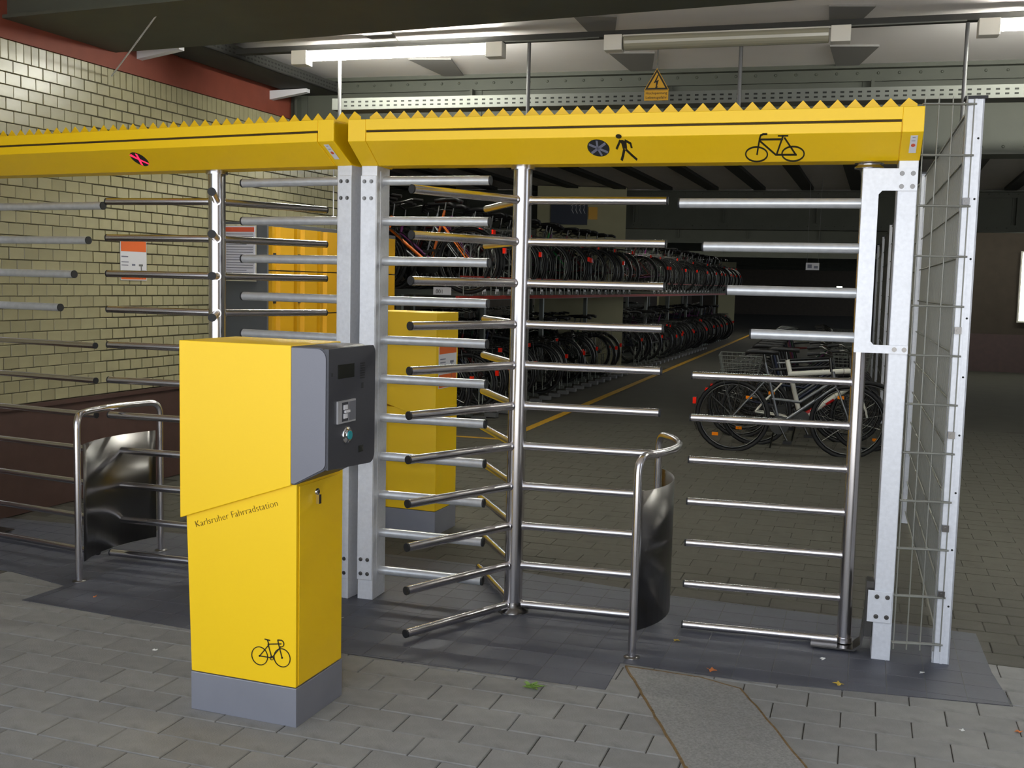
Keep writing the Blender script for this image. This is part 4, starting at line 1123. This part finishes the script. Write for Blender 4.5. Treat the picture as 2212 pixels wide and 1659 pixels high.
random.seed(11)
RK = Vector((-.50,11.2,0)); rkd = vdir(71.0); HEAD = 161.0
def rkp(s, back=0.0, z=0.0): q = RK + rkd*s + vdir(HEAD)*back; return Vector((q.x, q.y, z))
dark_cols = ['black']*6 + ['dark_blue','silver','silver','dark_red','dark_green','purple']
gU, gLo = 'bicycles parked on the upper deck of the rack', 'bicycles parked in the lower row of the rack'
NBK = 56; SPC = .42
def skip(s): y = rkp(s, .9).y; return 18.85 < y < 20.4 or 33.2 < y < 34.3 or 44.7 < y < 45.9
for i in range(NBK):
    s = .15 + i*SPC
    if skip(s): continue
    if i == 0:
        bike('orange-framed bicycle, first on the upper deck, seen between the turnstile arms', gU + ' (orange)', rkp(.10, .02, 1.44), HEAD, 'orange', items=('mudguard',)); 
    elif i == 2:
        bike('purple-framed bicycle near the front end of the upper deck', gU + ' (purple)', rkp(s, .3, 1.44), HEAD, 'purple')
    elif i == 11:
        bike('green-framed bicycle on the upper deck of the rack', gU + ' (green)', rkp(s, .3, 1.44), HEAD, 'green')
    else:
        col_ = random.choice(dark_cols); half = 'nearer half' if i < NBK//2 else 'far half'
        bike('%s bicycle on the upper deck of the rack, %s' % (col_.replace('_',' '), half), '%s bicycles, upper deck, %s' % (col_.replace('_',' '), half), rkp(s, .30 + random.uniform(-.12,.16), 1.44), HEAD + random.uniform(-3,3), col_,
             random.choice(['std','step']), items=['luggage_rack','mudguard'] + random.choice([['tail_light'],['rear_reflector'],[],['basket'],['rear_reflector','tail_light']]), lean=random.uniform(-3,3), full=i < 24)
for i in range(NBK):
    s = .15 + i*SPC
    if skip(s): continue
    it = ['luggage_rack','mudguard']
    if random.random() < .55: it.append('tail_light')
    if random.random() < .35: it.append('rear_reflector')
    if random.random() < .2: it.append('basket')
    col_ = random.choice(dark_cols); half = 'nearer half' if i < NBK//2 else 'far half'
    bike('%s bicycle in the lower row of the rack, %s' % (col_.replace('_',' '), half), '%s bicycles, lower row, %s' % (col_.replace('_',' '), half), rkp(s, .38 + random.uniform(-.12,.16) + (.14 if i % 2 else 0), .05), HEAD + random.uniform(-5,5), col_,
         random.choice(['std','step']), items=it, lean=random.uniform(-4,4), full=i < 24)
for i in range(44):
    s = .30 + i*.50
    for z_, nm_ in ((1.44, 'upper deck'), (.05, 'lower row')):
        col_ = random.choice(dark_cols)
        bike('dark bicycle parked on the far side of the rack, %s' % nm_, 'bicycles on the far side of the rack, %s' % nm_, rkp(s, 3.95 + random.uniform(-.1,.1), z_), HEAD + 180 + random.uniform(-4,4), col_,
             random.choice(['std','step']), items=['mudguard'] + (['basket'] if random.random() < .4 else []), lean=random.uniform(-4,4), full=False)
# ---- the rack itself
rk = thing('bicycle_rack', 'long two-tier steel bicycle rack with red rails and hoop handles, full of bicycles', 'bicycle rack', RK, rad(71.0))
# local x along the rack, local y away from the aisle
for s in [k*2.52 for k in range(10)]:
    for yy in (.75, 1.75):
        mb = MB(); mb.box((s-.06,yy-.03,0),(s-.0,yy+.03,1.40 if yy < 1 else 2.3)); mb.build('rack_post', rack_gal, rk)
for yy, z, nm, m_ in ((.04,1.385,'front_rail',rack_red),(1.72,1.39,'back_rail',rack_gal),(.70,1.35,'middle_rail',rack_gal)):
    mb = MB(); mb.box((-.1,yy,z-.022),(24.2,yy+.04,z+.018)); o = mb.build(nm, m_, rk)
    if m_ is rack_red: o['label'] = 'red painted front rail'
mb = MB(); mb.box((-.1,.02,1.60),(24.2,.035,1.615)); o = mb.build('upper_rail', rack_red, rk); o['label'] = 'thin red painted rail'
tm = MB(); tm.box((-.035,0.0,1.405),(-.025,1.75,1.45)); tm.box((.025,0.0,1.405),(.035,1.75,1.45)); tm.box((-.035,0,1.403),(.035,1.75,1.408)); tme = tm.mesh('upper_tray', rack_gal)
hm = MB(); hp = [(-.0,.10,1.41)]
hm.tube([(-.09,.06,1.41),(-.09,.06,1.86),(-.085,.06,1.91),(-.05,.06,1.94),(.05,.06,1.94),(.085,.06,1.91),(.09,.06,1.86),(.09,.06,1.41)], .009, 6); hme2 = hm.mesh('hoop_handle', rack_gal)
lm = MB(); lm.box((-.035,.30,.0),(.035,2.0,.045)); lm.tube([(-.06,.35,.0),(-.06,.35,.38),(.06,.35,.38),(.06,.35,.0)], .008, 6); lme = lm.mesh('lower_tray', rack_gal)
fm_ = MB(); fm_.box((-.05,.02,0),(.05,.16,.05)); fme = fm_.mesh('concrete_foot', rod_m)
nm_ = MB(); nm_.box((-.05,-.005,0),(.05,0,.055)); nme = nm_.mesh('number_plate', white_p)
for i in range(NBK):
    s = .15 + i*SPC
    if skip(s): continue
    place('upper_tray', tme, rk, (s,0,0)); place('hoop_handle', hme2, rk, (s,0,0)); place('lower_tray', lme, rk, (s,0,0))
    if i < 40: place('number_plate', nme, rk, (s,.02,1.42)); place('concrete_foot', fme, rk, (s+.1,0,0))
me = text_mesh('001', .06, black_p)
place('lettering', me, rk, (-.12,.30,1.425), (rad(90), 0, rad(-90)))
mb = MB(); mb.box((-.112,.13,1.41),(-.105,.33,1.49)); mb.build('number_board', white_p, rk)

# ---- bicycles standing on the floor at the right
gF = 'bicycles standing on the hall floor at the right'
SB = Vector((2.12,10.14,0)); sd = vdir(73.5)
specs = [('silver','step',('luggage_rack','mudguard','tail_light','spoke_reflector','kickstand'), 'silver bicycle with luggage rack and amber reflectors, nearest of the group on the hall floor'),
         ('white','thick',('spoke_reflector','kickstand'), 'white mountain bicycle with a red lower frame, second in the group on the hall floor'),
         ('black','std',('luggage_rack','mudguard','basket','tail_light','kickstand'), 'black bicycle with a wire basket behind the white mountain bicycle'),
         ('dark_blue','step',('luggage_rack','mudguard','tail_light','kickstand'), 'dark blue bicycle fourth in the group on the hall floor')]
for k in range(14):
    p = SB + sd*(.52*k)
    if k == 1: p += Vector((.18,-.03,0))
    if k < 4:
        c, kd, it, lb_ = specs[k]; b = bike(lb_, None, p, -16 + random.uniform(-1,1), c, kd, items=it, lean=3)
        if k == 1:
            mb = MB(); mb.tube([(.47,0,.315),(.74,0,.50)], .028, 8); o = mb.build('frame_decal', fr_cols['red'], b); o['label'] = 'red lower part of the down tube'
        if k == 0:
            mb = MB(); mb.add([v.co for v in PC['basket'].vertices], [list(p_.vertices) for p_ in PC['basket'].polygons]); 
            o = place('rear_basket', PC['basket'], b, (-1.02,0,-.04))
    else:
        bike('dark bicycle in the back part of the group on the hall floor', gF, p, -16 + random.uniform(-4,4), random.choice(dark_cols), random.choice(['std','step']),
             items=('luggage_rack','mudguard','basket') if k % 3 == 0 else ('luggage_rack','mudguard'), lean=3)

# ================================================================== LITTER AND LEAVES
def leaf(name, loc, size, m, label, cat='leaf'):
    mb = MB(); n = 9; vs = [(0,0,.004)]
    for i in range(n):
        r = size*(1 if i % 2 else .5)*random.uniform(.8,1.15); a = 2*PI*i/n
        vs.append((r*math.cos(a), r*math.sin(a)*.8, random.uniform(.002,.010)))
    vs += [(x, y, z-.0015) for x, y, z in vs]
    k = n+1
    mb.add(vs, [(0,1+i,1+(i+1) % n) for i in range(n)] + [(k,k+1+(i+1) % n,k+1+i) for i in range(n)] + [(1+i,k+1+i,k+1+(i+1) % n,1+(i+1) % n) for i in range(n)])
    return tag(mb.build(name, m, None, (loc[0], loc[1], .001), random.uniform(0,6)), label, cat)
leaf('leaf', (.751,4.555), .022, leaf_y, 'yellow leaf on the slate tiles left of the lowest bicycle-gate arm')
leaf('leaf', (.839,4.197), .025, leaf_o, 'orange leaf on the slate tiles above the speckled slab')
leaf('leaf', (1.318,4.077), .024, leaf_y, 'yellow leaf lying on the edge of the slate tiles below the gate post')
leaf('leaf', (1.83,3.66), .018, leaf_o, 'orange leaf on the grey pavers at the lower right')
leaf('litter', (1.63,3.66), .013, paper_l, 'small pale scrap of litter on the pavers at the lower right', 'litter')
leaf('litter', (1.335,4.36), .014, paper_l, 'pale scrap of litter beside the foot of the bicycle gate', 'litter')
leaf('litter', (1.70,4.22), .014, paper_l, 'pale scrap between the gate post and the fence post', 'litter')
leaf('litter', (-.76,4.75), .018, paper_l, 'white flattened scrap in front of the two middle posts', 'litter')
leaf('litter', (-1.45,4.28), .016, paper_l, 'white scrap on the pavers left of the yellow terminal', 'litter')
leaf('leaf', (-1.35,4.50), .016, leaf_o, 'small brown leaf at the slate edge left of the yellow terminal')
leaf('leaf', (-1.98,4.99), .014, leaf_o, 'tiny orange leaf at the slate corner by the left guide rail')
mb = MB(); random.seed(5)
for i in range(26):
    a = random.uniform(0, 2*PI); l = random.uniform(.02,.055); h = random.uniform(.005,.02)
    p0 = Vector((random.uniform(-.01,.01), random.uniform(-.008,.008), 0)); p1 = p0 + Vector((l*math.cos(a), l*.6*math.sin(a), h)); s = Vector((-math.sin(a), math.cos(a), 0))*.005
    mb.add([p0, (p0+p1)/2 + s + Vector((0,0,.006)), p1, (p0+p1)/2 - s + Vector((0,0,.006))], [(0,1,2),(0,2,3)])
tag(mb.build('weed', leaf_g, None, (.102,3.968,.002)), 'small green weed growing from a joint between the pavers', 'plant')
